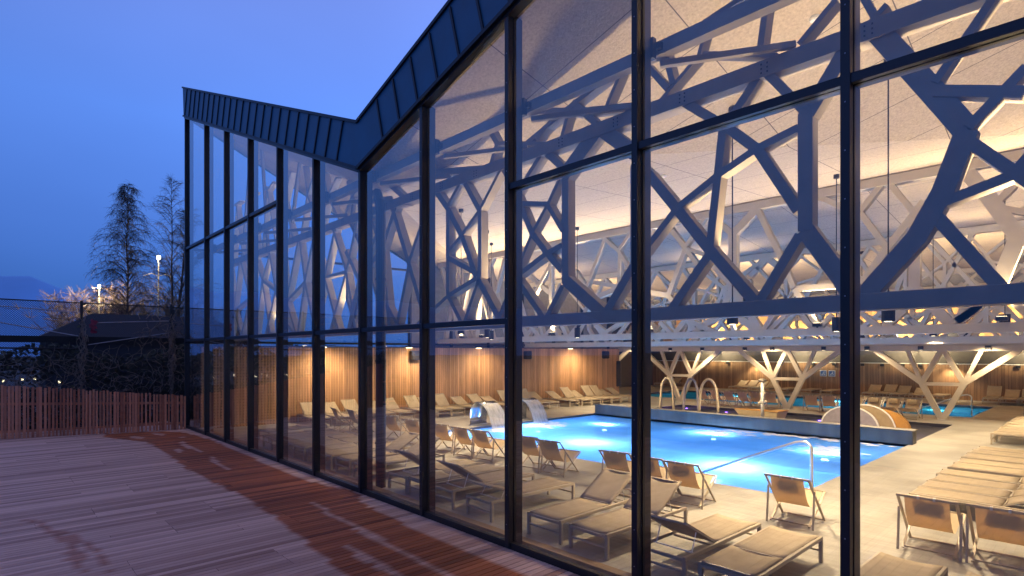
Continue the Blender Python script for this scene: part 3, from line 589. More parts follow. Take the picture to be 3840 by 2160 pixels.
# ---- timber trusses, struts traced member by member
def truss(y, thick, zb0, zb1, zt0, zt1, x0, x1, struts, label, mt='cream'):
    t = thing('timber_truss', label, 'truss', (0, y, 0), 0, 'timber lattice trusses under the roof')
    MB().box(x0, x1, -0.012, thick + 0.012, zb0, zb1).build('bottom_chord', M[mt], t, bevel=0.008)
    tc_ = MB(); tc_.box(x0, x1, -0.010, thick + 0.010, zt0, zt1); n0 = len(tc_.f)
    if mt == 'timber':                      # bolt groups on the nearest chord
        xx = x0 + 0.8
        while xx < x1:
            for i in range(2):
                for k in range(3): tc_.box(xx + i * 0.07 - 0.009, xx + i * 0.07 + 0.009, -0.017, -0.0105, zt0 + 0.05 + k * 0.05 - 0.009, zt0 + 0.05 + k * 0.05 + 0.009)
            xx += 1.07
    to_ = tc_.build('top_chord', M[mt], t); to_.data.materials.append(M['frame'])
    for pf in to_.data.polygons:
        if pf.index >= n0: pf.material_index = 1
    for i, (wd, pts) in enumerate(struts):
        o = 0.0021 * (i % 11 - 5)
        q = [(min(max(px_, x0 + 0.1), x1 - 0.1), min(max(pz, zb1 - 0.07), zt1 + 2)) for px_, pz in pts]
        for a_, b_ in ((0, 1), (-1, -2)):      # run every end into its chord
            (xa_, za_), (xc_, zc_) = q[a_], q[b_]
            for lim, lo_, hi_ in ((zb1 - 0.03, zb1, zb1 + 0.36), (zt0 + 0.04, zt0 - 0.24, zt0)):
                if lo_ - 0.08 < za_ < hi_ and abs(za_ - zc_) > 0.05 and (za_ - zc_) * (lim - za_) > 0:
                    q[a_] = (xa_ + (xa_ - xc_) * (lim - za_) / (za_ - zc_), lim)
        pp = [q[0]] + [q[j] for j in range(1, len(q)) if math.dist(q[j], q[j - 1]) > 0.04]
        if len(pp) < 2: continue
        MB().strip(pp, wd, o + 0.004 * 1.0 + 0.01, thick - 0.014 + o).build('strut', M['cream' if max(p_[0] for p_ in pp) < -12.0 else mt], t)  # left-end struts take the paler copy, warm light put into their colour
    return t
def zmap(S, a0, a1, b0, b1, dx=0.0, flip=None, x0=-99, x1=99, wk=1.0):
    out = []
    for wd, pts in S:
        q = []
        for x, z in pts:
            X = (flip - x if flip is not None else x) + dx
            q.append((round(X, 3), b0 + (z - a0) / (a1 - a0) * (b1 - b0)))
        if all(x0 <= p[0] <= x1 for p in q): out.append((wd * wk, q))
    return out
ext1 = zmap(T1, 0, 1, 0, 1, flip=-1.0, x0=-0.5, x1=4.6)
T1 = T1[:-10]
rl_ = random.Random(17)
def lattice(xa, xb, zb, zt, step, wd):
    out = []; x = xa; prev = None; k_ = 0
    while x < xb:
        m = (x + step * rl_.uniform(0.35, 0.65), zb + (zt - zb) * rl_.uniform(0.34, 0.68)); w_ = wd * rl_.uniform(0.8, 1.2)
        out.append((w_, [(x + step * rl_.uniform(-0.1, 0.15), zb), m, (x + step * rl_.uniform(0.8, 1.2), zt)]))
        out.append((w_ * 0.9, [(x + step * rl_.uniform(0.9, 1.2), zb), m, (x + step * rl_.uniform(-0.2, 0.2), zt)]))
        if prev and k_ % 2: out.append((w_ * 0.8, [prev, m]))
        if k_ % 3 == 1: out.append((w_, [(m[0] + 0.02, m[1] - 0.05), (m[0] + 0.02, m[1] - 0.7), (m[0] + 0.5, zb)]))
        prev = m; x += step * rl_.uniform(0.85, 1.15); k_ += 1
    return out
up1 = []
for x_ in (-22.4, -20.9, -19.3, -17.9, -16.2, -14.9, -13.5):
    zr_ = roofline(x_ + 0.5) - 0.35; zm_ = 6.2 + (zr_ - 6.2) * rl_.uniform(0.4, 0.6)
    up1 += [(0.085, [(x_, 6.18), (x_ + 0.45, zm_), (x_ + 0.2, zr_)]), (0.075, [(x_ + 1.2, 6.18), (x_ + 0.45, zm_), (x_ + 0.95, zr_ - 0.3)])]
left1 = lattice(-22.7, -12.6, 3.40, 6.12, 1.25, 0.105) + [(0.13, [(-13.2, 3.5), (-12.7, 4.6), (-13.4, 5.4)]), (0.13, [(-12.7, 4.6), (-11.6, 5.2), (-11.0, 6.1)]), (0.12, [(-11.6, 5.2), (-11.3, 3.5)]), (0.11, [(-12.2, 6.1), (-11.6, 5.2)])]
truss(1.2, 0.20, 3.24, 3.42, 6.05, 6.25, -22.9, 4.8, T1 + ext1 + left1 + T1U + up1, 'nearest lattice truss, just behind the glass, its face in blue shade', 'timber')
left2 = lattice(-21.6, -16.3, 3.42, 6.85, 1.15, 0.13)
more2 = [(0.16, [(-10.2, 3.5), (-10.9, 4.9), (-10.3, 6.8)]), (0.15, [(-10.9, 4.9), (-12.6, 5.3)]), (0.17, [(-13.4, 3.5), (-12.7, 4.7), (-11.5, 5.0)]), (0.15, [(-9.0, 6.0), (-9.6, 4.6), (-8.7, 3.5)]),
         (0.16, [(-9.6, 4.6), (-10.9, 4.9)]), (0.15, [(-7.5, 4.7), (-8.4, 5.7)]), (0.18, [(-7.5, 4.66), (-7.9, 3.9), (-8.6, 3.5)]), (0.2, [(-7.5, 4.66), (-6.7, 3.4)]), (0.15, [(-5.8, 4.5), (-5.2, 3.45)]),
         (0.15, [(-4.24, 4.5), (-4.7, 3.45)]), (0.15, [(-5.8, 4.5), (-4.24, 4.5)]), (0.22, [(-3.15, 4.3), (-2.5, 3.45)]), (0.2, [(-3.15, 4.3), (-3.7, 3.45)]), (0.25, [(-1.67, 4.25), (-2.4, 3.45)]), (0.2, [(-1.36, 5.2), (-0.3, 4.4), (0.4, 3.45)]), (0.2, [(-1.3, 5.7), (0.2, 6.8)]),
         (0.17, [(-14.66, 4.8), (-13.9, 3.5)]), (0.15, [(-15.64, 4.96), (-15.1, 3.5)])]
truss(10.2, 0.22, 3.235, 3.44, 6.80, 7.02, -21.9, 4.8, [(w0 * 0.88, p0) for w0, p0 in T2] + left2 + more2 + zmap(T2, 0, 1, 0, 1, flip=-1.2, x0=0.3, x1=4.6), 'pale lattice truss spanning over the near edge of the bright pool')
s3 = zmap(T1, 3.4, 6.2, 3.25, 6.3, flip=-14.0, x0=-21.2, x1=4.6, wk=0.85)
s3b = zmap(T1, 3.4, 6.2, 3.25, 6.3, dx=4.6, x0=-4.6, x1=4.6, wk=0.85)
truss(15.5, 0.22, 3.07, 3.28, 6.27, 6.47, -21.4, 4.8, s3 + s3b + lattice(-21.0, 4.0, 3.26, 6.3, 2.4, 0.12), 'pale lattice truss standing over the concrete pool wall')
s4 = zmap(T2, 3.4, 6.8, 3.2, 6.1, dx=-2.8, x0=-26, x1=4.6, wk=0.72) + zmap(T1, 3.4, 6.2, 3.2, 6.1, flip=-7.0, x0=-4.0, x1=4.6)
truss(23.72, 0.24, 3.12, 3.34, 6.05, 6.25, -26.8, 4.8, s4 + lattice(-26.0, 4.0, 3.32, 6.08, 2.2, 0.13), 'lattice truss carried on the row of forked tree columns')
truss(30.0, 0.22, 3.10, 3.30, 6.0, 6.2, -26.8, 4.8, lattice(-26.4, 4.0, 3.28, 6.03, 2.9, 0.13), 'farthest lattice truss, in front of the lit gallery wall')
# beam directly on the tree columns
tag(MB().box(-26.8, 4.8, 23.68, 23.98, 2.87, 3.10).build('head_beam', M['cream'], bevel=0.01), 'cream beam lying on top of the forked tree columns', 'beam')
# rail behind the facade with horizontal braces back to the nearest truss
rl = thing('facade_rail', 'horizontal timber rail behind the glass with brackets and braces to the truss', 'timber rail', (0, 0, 0))
MB().box(-23.4, 4.9, 0.27, 0.41, 6.30, 6.46).build('rail', M['timber'], rl)
for x in XE[1:]:
    MB().box(x - 0.07, x + 0.07, 0.20, 0.27, 6.26, 6.50).box(x - 0.16, x - 0.10, 0.205, 0.27, 6.34, 6.42).box(x + 0.10, x + 0.16, 0.205, 0.27, 6.34, 6.42).build('bracket', M['frame'], rl)
    MB().beam((x + 0.05, 0.38, 6.24), (x + 1.28, 1.22, 6.30), 0.07, 0.07).build('brace', M['timber'], rl)
for x, dx in ((-21.5, 0.9), (-19.0, -0.6), (-17.2, 0.8), (-15.1, -0.4), (-13.2, 0.3), (0.4, 0.6), (1.9, -0.5)):
    zr = roofline(x + dx) - 0.25
    MB().beam((x, 1.3, 6.2), (x + dx, 1.3, zr), 0.08, 0.10).build('roof_strut', M['timber'], rl)
# rainwater pipe under the valley
dp = thing('downpipe', 'thick dark rainwater pipe inside the glass below the roof valley', 'pipe', (-10.44, 0.52, 0))
MB().tube([(0, 0, 0.0), (0, 0, 5.75), (-0.05, 0, 5.95), (-0.25, 0.05, 6.2)], 0.105, 14).build('pipe', M['frame'], dp, smooth=False)
for z in (0.9, 2.6, 4.3): MB().tube([(0, 0, z), (0, 0, z + 0.05)], 0.115, 14).build('pipe_clip', M['black'], dp)

# ---- tree columns
def tree_column(x, label):
    t = thing('tree_column', label, 'column', (x, 23.72, 0), 0, 'forked tree columns in a row')
    b = MB(); W = 0.215
    def st(pts, wd, o): b.strip(pts, wd, 0.0 + o, 0.20 - o)
    st([(0, -0.05), (-0.72, 1.52), (-2.42, 2.9)], W, 0.0); st([(0, -0.05), (0.74, 1.55), (2.42, 2.9)], W, 0.003)
    st([(-0.70, 1.5), (-1.22, 2.9)], 0.14, 0.006); st([(-0.70, 1.5), (-0.04, 2.9)], 0.19, 0.009); st([(0.72, 1.53), (0.04, 2.9)], 0.19, 0.012); st([(0.72, 1.53), (1.28, 2.9)], 0.14, 0.015)
    st([(-0.7, 1.47), (0.7, 1.49)], 0.14, 0.018)
    b.build('forked_frame', M['cream'], t)
    MB().box(-0.16, 0.16, -0.05, 0.25, 0.0, 0.02).build('foot_plate', M['steel'], t)
    return t
for x, l in ((-4.9, 'forked tree column at the right, its foot beside the far pool handrail'), (-11.15, 'forked tree column behind the water post, second from the right'), (-17.1, 'forked tree column seen through the three pool arches'), (-23.2, 'forked tree column at the left end of the row, mostly behind a mullion')):
    tree_column(x, l)

# ---- hill
b = MB(); nx, ny = 60, 12; rnd = random.Random(5)
prof = [rnd.uniform(-1, 1) for _ in range(80)]
def hz(y):
    base = 74 if y < 20 else max(0, 74 - (y - 20) * 0.40 - max(0, y - 60) * 0.12)
    i = (y + 900) / 25; k0 = int(i); f = i - k0
    return max(0, base + 3.5 * (prof[k0 % 80] * (1 - f) + prof[(k0 + 1) % 80] * f))
for j in range(ny + 1):
    for i in range(nx + 1):
        y = -800 + 1100 * i / nx; s = j / ny
        b.v.append((-560 - 260 * s, y, hz(y) * math.sin(min(1, s * 2) * math.pi / 2) * (1 if s < 0.6 else 1 - (s - 0.6)) - 1)); b.tone.append(0)
for j in range(ny):
    for i in range(nx):
        a = j * (nx + 1) + i; b.f.append((a, a + 1, a + nx + 2, a + nx + 1))
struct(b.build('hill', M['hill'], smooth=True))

# ---- timber deck, boards across, darker where rain water ran along the glass
lo = [(-26, -2.6), (-23.6, -2.45), (-22.9, -2.61), (-21.63, -2.18), (-20.65, -1.79), (-19.18, -1.83), (-17.26, -1.85), (-15.0, -1.96), (-12.87, -1.88), (-11.47, -1.82), (-9.89, -1.89), (-8.57, -1.99), (-7.5, -2.1), (-6.5, -2.19), (-4, -2.3), (6, -2.4)]
hi = [(-26, -2.61), (-23.65, -2.4), (-23.5, -1.5), (-23.06, -0.86), (-22.26, -0.38), (-20, -0.22), (-18.4, -0.23), (-15.5, -0.32), (-13.3, -0.39), (-12.6, -0.38), (-11.3, -0.29), (-10.6, -0.05), (-10.1, -0.12), (-9.83, -0.31), (-8.95, -0.45), (-7.89, -0.51), (-7.2, -0.58), (-5.8, -0.58), (-5.3, -0.53), (-4, -0.5), (6, -0.5)]
streaks = [([(-10.76, -1.08), (-9.93, -1.07), (-8.87, -1.15), (-7.97, -1.18), (-7.35, -1.19), (-6.61, -1.24), (-6.03, -1.24), (-3, -1.3)], 0.055), ([(-7.63, -1.68), (-7.19, -1.68), (-6.71, -1.72), (-6.24, -1.7), (-4.5, -1.75)], 0.10),
           ([(-20.11, -1.0), (-19.02, -1.09), (-17.59, -1.05)], 0.09), ([(-16.66, -1.05), (-15.55, -1.22), (-13.94, -1.19)], 0.07), ([(-22.4, -1.9), (-21.6, -1.75)], 0.14), ([(-22.9, -1.2), (-21.9, -1.1)], 0.12), ([(-18.6, -1.45), (-17.9, -1.5)], 0.10), ([(-21.2, -0.75), (-20.9, -0.7)], 0.07)]
stains = [([(-12.5, -5.05), (-12.18, -4.89), (-11.7, -4.79), (-10.99, -4.67), (-10.54, -4.59), (-10.13, -4.61), (-9.53, -4.56), (-8.82, -4.6)], 0.06), ([(-11.24, -4.62), (-10.84, -4.51), (-10.11, -4.4), (-9.41, -4.35), (-8.77, -4.35)], 0.04), ([(-10.3, -4.6), (-9.2, -4.6)], 0.09)]
def itp(tab, x):
    for (a, ya), (c, yc) in zip(tab, tab[1:]):
        if a <= x <= c: return ya + (yc - ya) * (x - a) / (c - a)
    return tab[-1][1]
def near(line, wd, x, y):
    for i, ((ax, ay), (bx, by)) in enumerate(zip(line, line[1:])):
        t_ = ((x - ax) * (bx - ax) + (y - ay) * (by - ay)) / ((bx - ax) ** 2 + (by - ay) ** 2)
        if 0 <= t_ <= 1:
            u = (i + t_) / (len(line) - 1); wv = wd * (0.35 + 0.65 * math.sin(math.pi * min(1, u * 1.1)))
            if math.hypot(ax + (bx - ax) * t_ - x, ay + (by - ay) * t_ - y) < wv: return True
    return False
rnd = random.Random(11); vs = []; fs = []; tone = []; wet = []
BW = 0.098; GAP = 0.012; x = 5.0; ib = 0
while x > -26.4:
    jit = rnd.uniform(-0.014, 0.014); jl = rnd.uniform(-0.014, 0.014)
    ends = [-0.045]; y = -0.11 - [1.6, 3.2, 2.4, 4.0][(ib // 8) % 4] - (0 if rnd.random() < 0.8 else rnd.choice([0.8, 1.6]))
    while y > -10.5: ends.append(y); y -= 4.0
    ends.append(-10.5)
    for a, c in zip(ends, ends[1:]):
        tn = rnd.gauss(0.25, 0.22); a2, c2 = a - 0.003, c + 0.003; n_ = max(1, int((a2 - c2) / 0.09)); o = len(vs); zz = rnd.uniform(-0.002, 0.0)
        for i in range(n_ + 1):
            yy = a2 + (c2 - a2) * i / n_
            xm = x - BW / 2
            wt = 1.0 if (itp(lo, xm) + jl < yy < itp(hi, xm) + jit) else 0.0
            if wt and any(near(l, wd, xm, yy) for l, wd in streaks): wt = 0.15
            if not wt and any(near(l, wd * 1.1, xm, yy) for l, wd in stains): wt = 0.6
            for (dx, dz) in ((0, -0.03), (0, -0.003), (-0.003, 0), (-BW + 0.003, 0), (-BW, -0.003), (-BW, -0.03)):
                vs.append((x + dx, yy, zz + dz)); tone.append(tn); wet.append(wt)
        for i in range(n_):
            for q in range(5): fs.append((o + i * 6 + q, o + i * 6 + q + 1, o + i * 6 + 7 + q, o + i * 6 + 6 + q))
        fs.append(tuple(o + q for q in range(6))); fs.append(tuple(o + n_ * 6 + q for q in range(5, -1, -1)))
    x -= BW + GAP; ib += 1
me = bpy.data.meshes.new('timber_deck'); me.from_pydata(vs, [], fs); me.update()
for nm, dat in (('tone', tone), ('wet', wet)): me.attributes.new(nm, 'FLOAT', 'POINT').data.foreach_set('value', dat)
bm = bmesh.new(); bm.from_mesh(me); bmesh.ops.recalc_face_normals(bm, faces=bm.faces); bm.to_mesh(me); bm.free()
me.materials.append(M['deck']); struct_o = bpy.data.objects.new('timber_deck', me); col.objects.link(struct_o); struct(struct_o)

# ================================================================== LOUNGERS
def make_lounger(ang, label):
    t = thing('sun_lounger', label, 'sun lounger')
    W = 0.325; H = 0.35; HY = 1.25; Ln = 2.05; BL = Ln - HY - 0.01
    f = MB()
    for s in (-1, 1): f.box(s * W - 0.02, s * W + 0.02, 0.0, Ln, H - 0.05, H)
    f.box(-W + 0.02, W - 0.02, 0.004, 0.042, H - 0.06, H - 0.02).box(-W + 0.02, W - 0.02, Ln - 0.042, Ln - 0.004, H - 0.06, H - 0.02)
    f.box(-W + 0.02, W - 0.02, HY - 0.015, HY + 0.015, H - 0.065, H - 0.035)
    f.box(-W + 0.02, W - 0.02, 0.008, 0.038, 0.15, 0.18).box(-W + 0.02, W - 0.02, Ln - 0.038, Ln - 0.008, 0.15, 0.18)
    f.build('frame', M['lounger_frame'], t, bevel=0.008)
    for sx in (-1, 1):
        for y in (0.0, Ln - 0.05):
            MB().box(sx * W - 0.024, sx * W + 0.024, y + 0.001, y + 0.049, 0.0, H - 0.03).build('leg', M['lounger_frame'], t, bevel=0.008)
    def sling(y0, y1, sag, a=0.0):
        b = MB(); nx, ny = 8, 8
        for k in (0, 1):
            for j in range(ny + 1):
                for i in range(nx + 1):
                    u = i / nx; v = j / ny; x = (u - 0.5) * 2 * (W - 0.018)
                    z = -sag * (1 - (2 * u - 1) ** 2) * (0.45 + 0.55 * min(1, 6 * v if y0 > 0.5 else 1)) - 0.006 * k
                    b.v.append((x, y0 + (y1 - y0) * v, z)); b.tone.append(0)
        q = (nx + 1) * (ny + 1)
        for j in range(ny):
            for i in range(nx):
                c = j * (nx + 1) + i; b.f.append((c, c + 1, c + nx + 2, c + nx + 1)); b.f.append((q + c + nx + 1, q + c + nx + 2, q + c + 1, q + c))
        for i in range(nx): b.f.append((i, q + i, q + i + 1, i + 1)); o = ny * (nx + 1); b.f.append((o + i, o + i + 1, q + o + i + 1, q + o + i))
        for j in range(ny): o = j * (nx + 1); b.f.append((o, o + nx + 1, q + o + nx + 1, q + o)); o += nx; b.f.append((o, q + o, q + o + nx + 1, o + nx + 1))
        return b
    s = sling(0.03, HY - 0.02, 0.025); s.v = [(x, y, z + H + 0.008) for x, y, z in s.v]; s.build('seat_sling', M['sling'], t, smooth=True)
    ca, sa = math.cos(R(ang)), math.sin(R(ang))
    def rot(p): return (p[0], HY + p[1] * ca - p[2] * sa, H + 0.012 + p[1] * sa + p[2] * ca)
    bk = MB()
    for sx in (-1, 1): bk.box(sx * (W - 0.028) - 0.013, sx * (W - 0.028) + 0.013, 0.0, BL, -0.022, 0.0)
    bk.box(-W + 0.05, W - 0.05, BL - 0.03, BL, -0.022, 0.0).box(-W + 0.05, W - 0.05, 0.0, 0.02, -0.022, -0.004)
    bk.v = [rot(p) for p in bk.v]; br = bk.build('backrest', M['lounger_frame'], t)
    s = sling(0.01, BL + 0.004, 0.03); s.v = [rot((x, y, z + 0.008)) for x, y, z in s.v]; s.build('back_sling', M['sling'], br, smooth=True)
    if ang > 5:
        for sx in (-1, 1):
            p = rot((sx * (W - 0.07), BL * 0.55, -0.02)); yb = p[1] + 0.10 if p[1] + 0.10 < Ln - 0.1 else Ln - 0.1
            MB().tube([p, (sx * (W - 0.07), yb, H - 0.035)], 0.007, 6).build('prop', M['steel'], br)
        MB().tube([(-W + 0.02, min(rot((0, BL * 0.55, 0))[1] + 0.10, Ln - 0.1), H - 0.035), (W - 0.02, min(rot((0, BL * 0.55, 0))[1] + 0.10, Ln - 0.1), H - 0.035)], 0.008, 6).build('prop_bar', M['steel'], br)
    return t
proto = {}
jit_ = random.Random(77)
def lounger(x, y, rz, ang, label, group):
    rz += R(jit_.uniform(-1.3, 1.3)); x += jit_.uniform(-0.012, 0.012)
    if ang not in proto:
        proto[ang] = make_lounger(ang, label); t = proto[ang]; t.location = (x, y, 0); t.rotation_euler = (0, 0, rz); t['group'] = group; return t
    return dup(proto[ang], (x, y, 0), rz, label, group)
PI = math.pi
g = 'loungers set out behind the glass'
# rz 0: feet to the glass, head to the pool; rz PI: head to the glass
lounger(-5.83, 0.60, 0, 30, 'lounger with raised back and feet at the glass, left one of the pair', g)
lounger(-5.00, 0.60, 0, 30.5, 'lounger with raised back and feet at the glass, right one of the pair', g)
lounger(-3.80, 2.65, PI, 28, 'lounger showing the dark underside of its raised back beside a flat one', g)
lounger(-2.99, 2.65, PI, 0, 'flat lounger in front of the single deck chair by the pool corner', g)
lounger(-1.64, 2.54, PI, 0, 'flat lounger cut off by the lower edge, in front of the two right deck chairs', g)
lounger(-0.78, 2.54, PI, 0, 'flat lounger in the lower right corner of the photo', g)
lounger(-7.30, 2.63, PI, 16, 'lounger with a slightly raised back, right of the dark backed row', g)
lounger(-8.36, 2.63, PI, 32, 'lounger whose dark raised back points at the glass, middle of the row', g)
lounger(-9.92, 2.63, PI, 33, 'lounger whose dark raised back stands just right of the rainwater pipe', g)
lounger(-9.14, 2.63, PI, 0, 'flat lounger between two loungers with dark raised backs', g)
lounger(-11.40, 0.55, 0, 30, 'lounger with its raised back toward the pool, right behind the rainwater pipe', g)
lounger(-12.22, 0.55, 0, 30.5, 'lounger with raised back, left of the rainwater pipe, nearest the flat row', g)
for i, x in enumerate((-13.06, -13.82, -14.62, -15.40, -16.22, -17.02)):
    lounger(x, 0.55 if i % 2 else 0.50, 0, 0, f'flat lounger in the shaded row left of the roof valley, {ORD[i]} from the rainwater pipe', g)
lounger(-18.3, 0.9, R(8), 0, 'flat lounger in the darkest corner, leftmost of the row behind the glass', g)
g = 'loungers along the larch end wall'
wallrow = [(3.75, 34), (4.62, 30), (5.45, 36), (6.40, 26), (7.25, 34), (8.30, 40), (9.02, 30.5), (9.74, 42), (10.75, 25), (11.68, 32), (12.50, 20), (13.40, 44), (14.64, 46), (15.32, 28), (16.72, 26), (17.60, 42), (18.34, 24), (19.16, 47), (19.88, 45), (20.60, 22), (21.36, 27)]
for i, (y, a) in enumerate(wallrow):
    fx = -23.6 + 0.1 * y + 0.80 + 2.12
    lounger(fx, y - 0.2 * 0, EA, a, f'raised pale lounger along the larch end wall, {ORD[i]} from the glass corner', g)
g = 'flat loungers packed along the right side of the pool'
for i, (y, a) in enumerate(((6.66, 24), (7.40, 20), (8.18, 18), (8.94, 0), (9.97, 24), (10.70, 18), (11.66, 0), (12.48, 0), (13.22, 18))):
    lounger(-2.46 + 0.02 * (i % 3), y, -PI / 2, a, f'flat lounger at right of the bright pool, {ORD[i]} of that row from the camera', g)
g = 'flat loungers in the second block at the right'
for i, y in enumerate((17.22, 18.02, 18.84, 19.66, 20.60, 21.42, 22.24, 23.06)):
    lounger(-2.56 + 0.02 * (i % 2), y, -PI / 2, 0 if i not in (1,) else 18, f'flat lounger in the second block at right, {ORD[i]} from the near end', g)
lounger(-2.72, 28.4, -PI / 2, 0, 'flat lounger far right, alone beside the far pool', g)
g = 'loungers by the far wall'
for i, (x, a) in enumerate(((-25.1, 26), (-24.3, 30), (-18.85, 28), (-18.10, 30), (-17.40, 26), (-16.65, 30), (-15.4, 0), (-13.9, 0), (-12.70, 0), (-10.3, 30), (-9.50, 34), (-8.75, 30), (-7.9, 22), (-6.9, 0), (-4.52, 46), (-3.78, 30), (-3.05, 34))):
    lounger(x, 34.1, 0, a, f'pale lounger by the far wall beyond the far pool, {ORD[i]} from the left', g)

# ================================================================== DECK CHAIRS
def make_chair(label):
    t = thing('deck_chair', label, 'deck chair')
    W = 0.33
    f = MB()
    for s in (-1, 1): f.beam((s * W, -0.13, 0.80), (s * W, 0.64, 0.015), 0.022, 0.038, (1, 0, 0))
    f.beam((-W - 0.02, -0.13, 0.80), (W + 0.02, -0.13, 0.80), 0.034, 0.034); f.beam((-W, 0.63, 0.03), (W, 0.63, 0.03), 0.03, 0.03)
    f.build('back_frame', M['lounger_frame'], t, bevel=0.004)
    f = MB(); w2 = W - 0.035
    for s in (-1, 1): f.beam((s * w2, 0.0, 0.03), (s * w2, 0.78, 0.47), 0.022, 0.036, (1, 0, 0))
    f.beam((-w2, 0.775, 0.465), (w2, 0.775, 0.465), 0.03, 0.03); f.beam((-w2, 0.03, 0.05), (w2, 0.03, 0.05), 0.022, 0.022)
    f.build('seat_frame', M['lounger_frame'], t, bevel=0.004)
    for s in (-1, 1): MB().beam((s * (W + 0.024), -0.01, 0.0), (s * (W + 0.024), 0.06, 0.60), 0.02, 0.03, (1, 0, 0)).build('prop', M['lounger_frame'], t)
    pts = [(-0.13, 0.80), (-0.085, 0.67), (-0.03, 0.54), (0.05, 0.42), (0.16, 0.325), (0.29, 0.29), (0.43, 0.305), (0.57, 0.35), (0.68, 0.405), (0.775, 0.47)]
    b = MB(); w3 = 0.255; nx = 6; n_ = len(pts)
    for k in (0, 1):
        for (y, z) in pts:
            for i in range(nx + 1): b.v.append(((i / nx - 0.5) * 2 * w3, y + 0.0, z - 0.004 * k)); b.tone.append(0)
    q = n_ * (nx + 1)
    for j in range(n_ - 1):
        for i in range(nx):
            c = j * (nx + 1) + i; b.f.append((c, c + 1, c + nx + 2, c + nx + 1)); b.f.append((q + c + nx + 1, q + c + nx + 2, q + c + 1, q + c))
    b.build('sling', M['canvas'], t, smooth=True)
    c = MB(); poly = [(-0.105, 0.78), (-0.06, 0.79), (-0.02, 0.70), (0.0, 0.60), (-0.02, 0.575), (-0.05, 0.60)]
    for x in (-0.17, 0.17): c.v += [(x, y, z) for y, z in poly]; c.tone += [0] * 6
    c.f = [tuple(range(6)), tuple(range(11, 5, -1))] + [(i, 6 + i, 6 + (i + 1) % 6, (i + 1) % 6) for i in range(6)]
    cu = c.build('headrest', M['cushion'], t, bevel=0.015)
    for x in (-0.09, 0.09): MB().box(x - 0.014, x + 0.014, -0.153, -0.107, 0.775, 0.822).build('strap', M['white'], cu)
    return t
cproto = None
def chair(x, y, rz, label, group):
    global cproto
    rz += R(jit_.uniform(-3, 3))
    if cproto is None:
        cproto = make_chair(label); cproto.location = (x, y, 0); cproto.rotation_euler = (0, 0, rz); cproto['group'] = group; return cproto
    return dup(cproto, (x, y, 0), rz, label, group)
g = 'deck chairs facing the bright pool'
for x, y, rz, l in ((-3.58, 4.00, 0, 'single deck chair standing alone by the right corner of the bright pool'),
                    (-1.75, 4.03, 0, 'deck chair with dark headrest shadow, left one of the two at the lower right'), (-0.98, 4.06, 0, 'deck chair at the right edge of the photo, right one of the two'),
                    (-5.36, 3.80, R(6), 'deck chair next to the handrail, rightmost of three by the pool edge'), (-6.10, 3.82, R(8), 'deck chair half behind a mullion, middle of three by the pool edge'), (-6.88, 3.86, R(8), 'deck chair at the left of three by the pool edge'),
                    (-8.76, 3.92, R(10), 'shaded deck chair right of a thick mullion, right one of the dark pair'), (-9.55, 4.00, R(10), 'shaded deck chair right of a thick mullion, left one of the dark pair'),
                    (-11.12, 3.84, R(8), 'glowing orange deck chair before the blue water, rightmost of three'), (-11.88, 3.84, R(10), 'glowing orange deck chair before the blue water, middle of three'), (-12.86, 3.86, R(12), 'deck chair tinted violet by the underwater lamp, leftmost of three'),
                    (-14.35, 3.90, R(14), 'dark deck chair in silhouette, just right of the rainwater pipe'), (-15.6, 3.9, R(14), 'dark deck chair in silhouette, its frame crossing the rainwater pipe'),
                    (-18.05, 3.85, R(-6), 'dark deck chair in silhouette before the end wall loungers, left of the roof valley'), (-19.0, 3.7, R(-8), 'dark deck chair in silhouette, leftmost of all behind the glass')):
    chair(x, y, rz, l, g)
g = 'deck chairs between the shallow and far pool'
for i, (x, rz) in enumerate(((-15.05, R(-12)), (-14.32, R(-12)), (-13.6, R(-10)), (-12.85, R(-10)))):
    chair(x, 22.65, rz, f'small deck chair behind the pool arches, {ORD[i]} of four from the left', g)
for i, x in enumerate((-12.0, -11.25 + 0.0)): chair(x - 0.35, 22.9 + 0.5 * 0, R(8), f'orange deck chair just right of the water post, {ORD[i]} of two from the left', g)
for i, x in enumerate((-9.75, -9.0)): chair(x, 23.0, R(6), f'deck chair between two tree columns left of the shell slide, {ORD[i]} of two', g)
for i, x in enumerate((-8.0, -7.28, -6.56, -5.86)): chair(x, 23.35, PI + R(-5), f'pale deck chair facing the camera behind the shell slide, {ORD[i]} of four from the left', g)

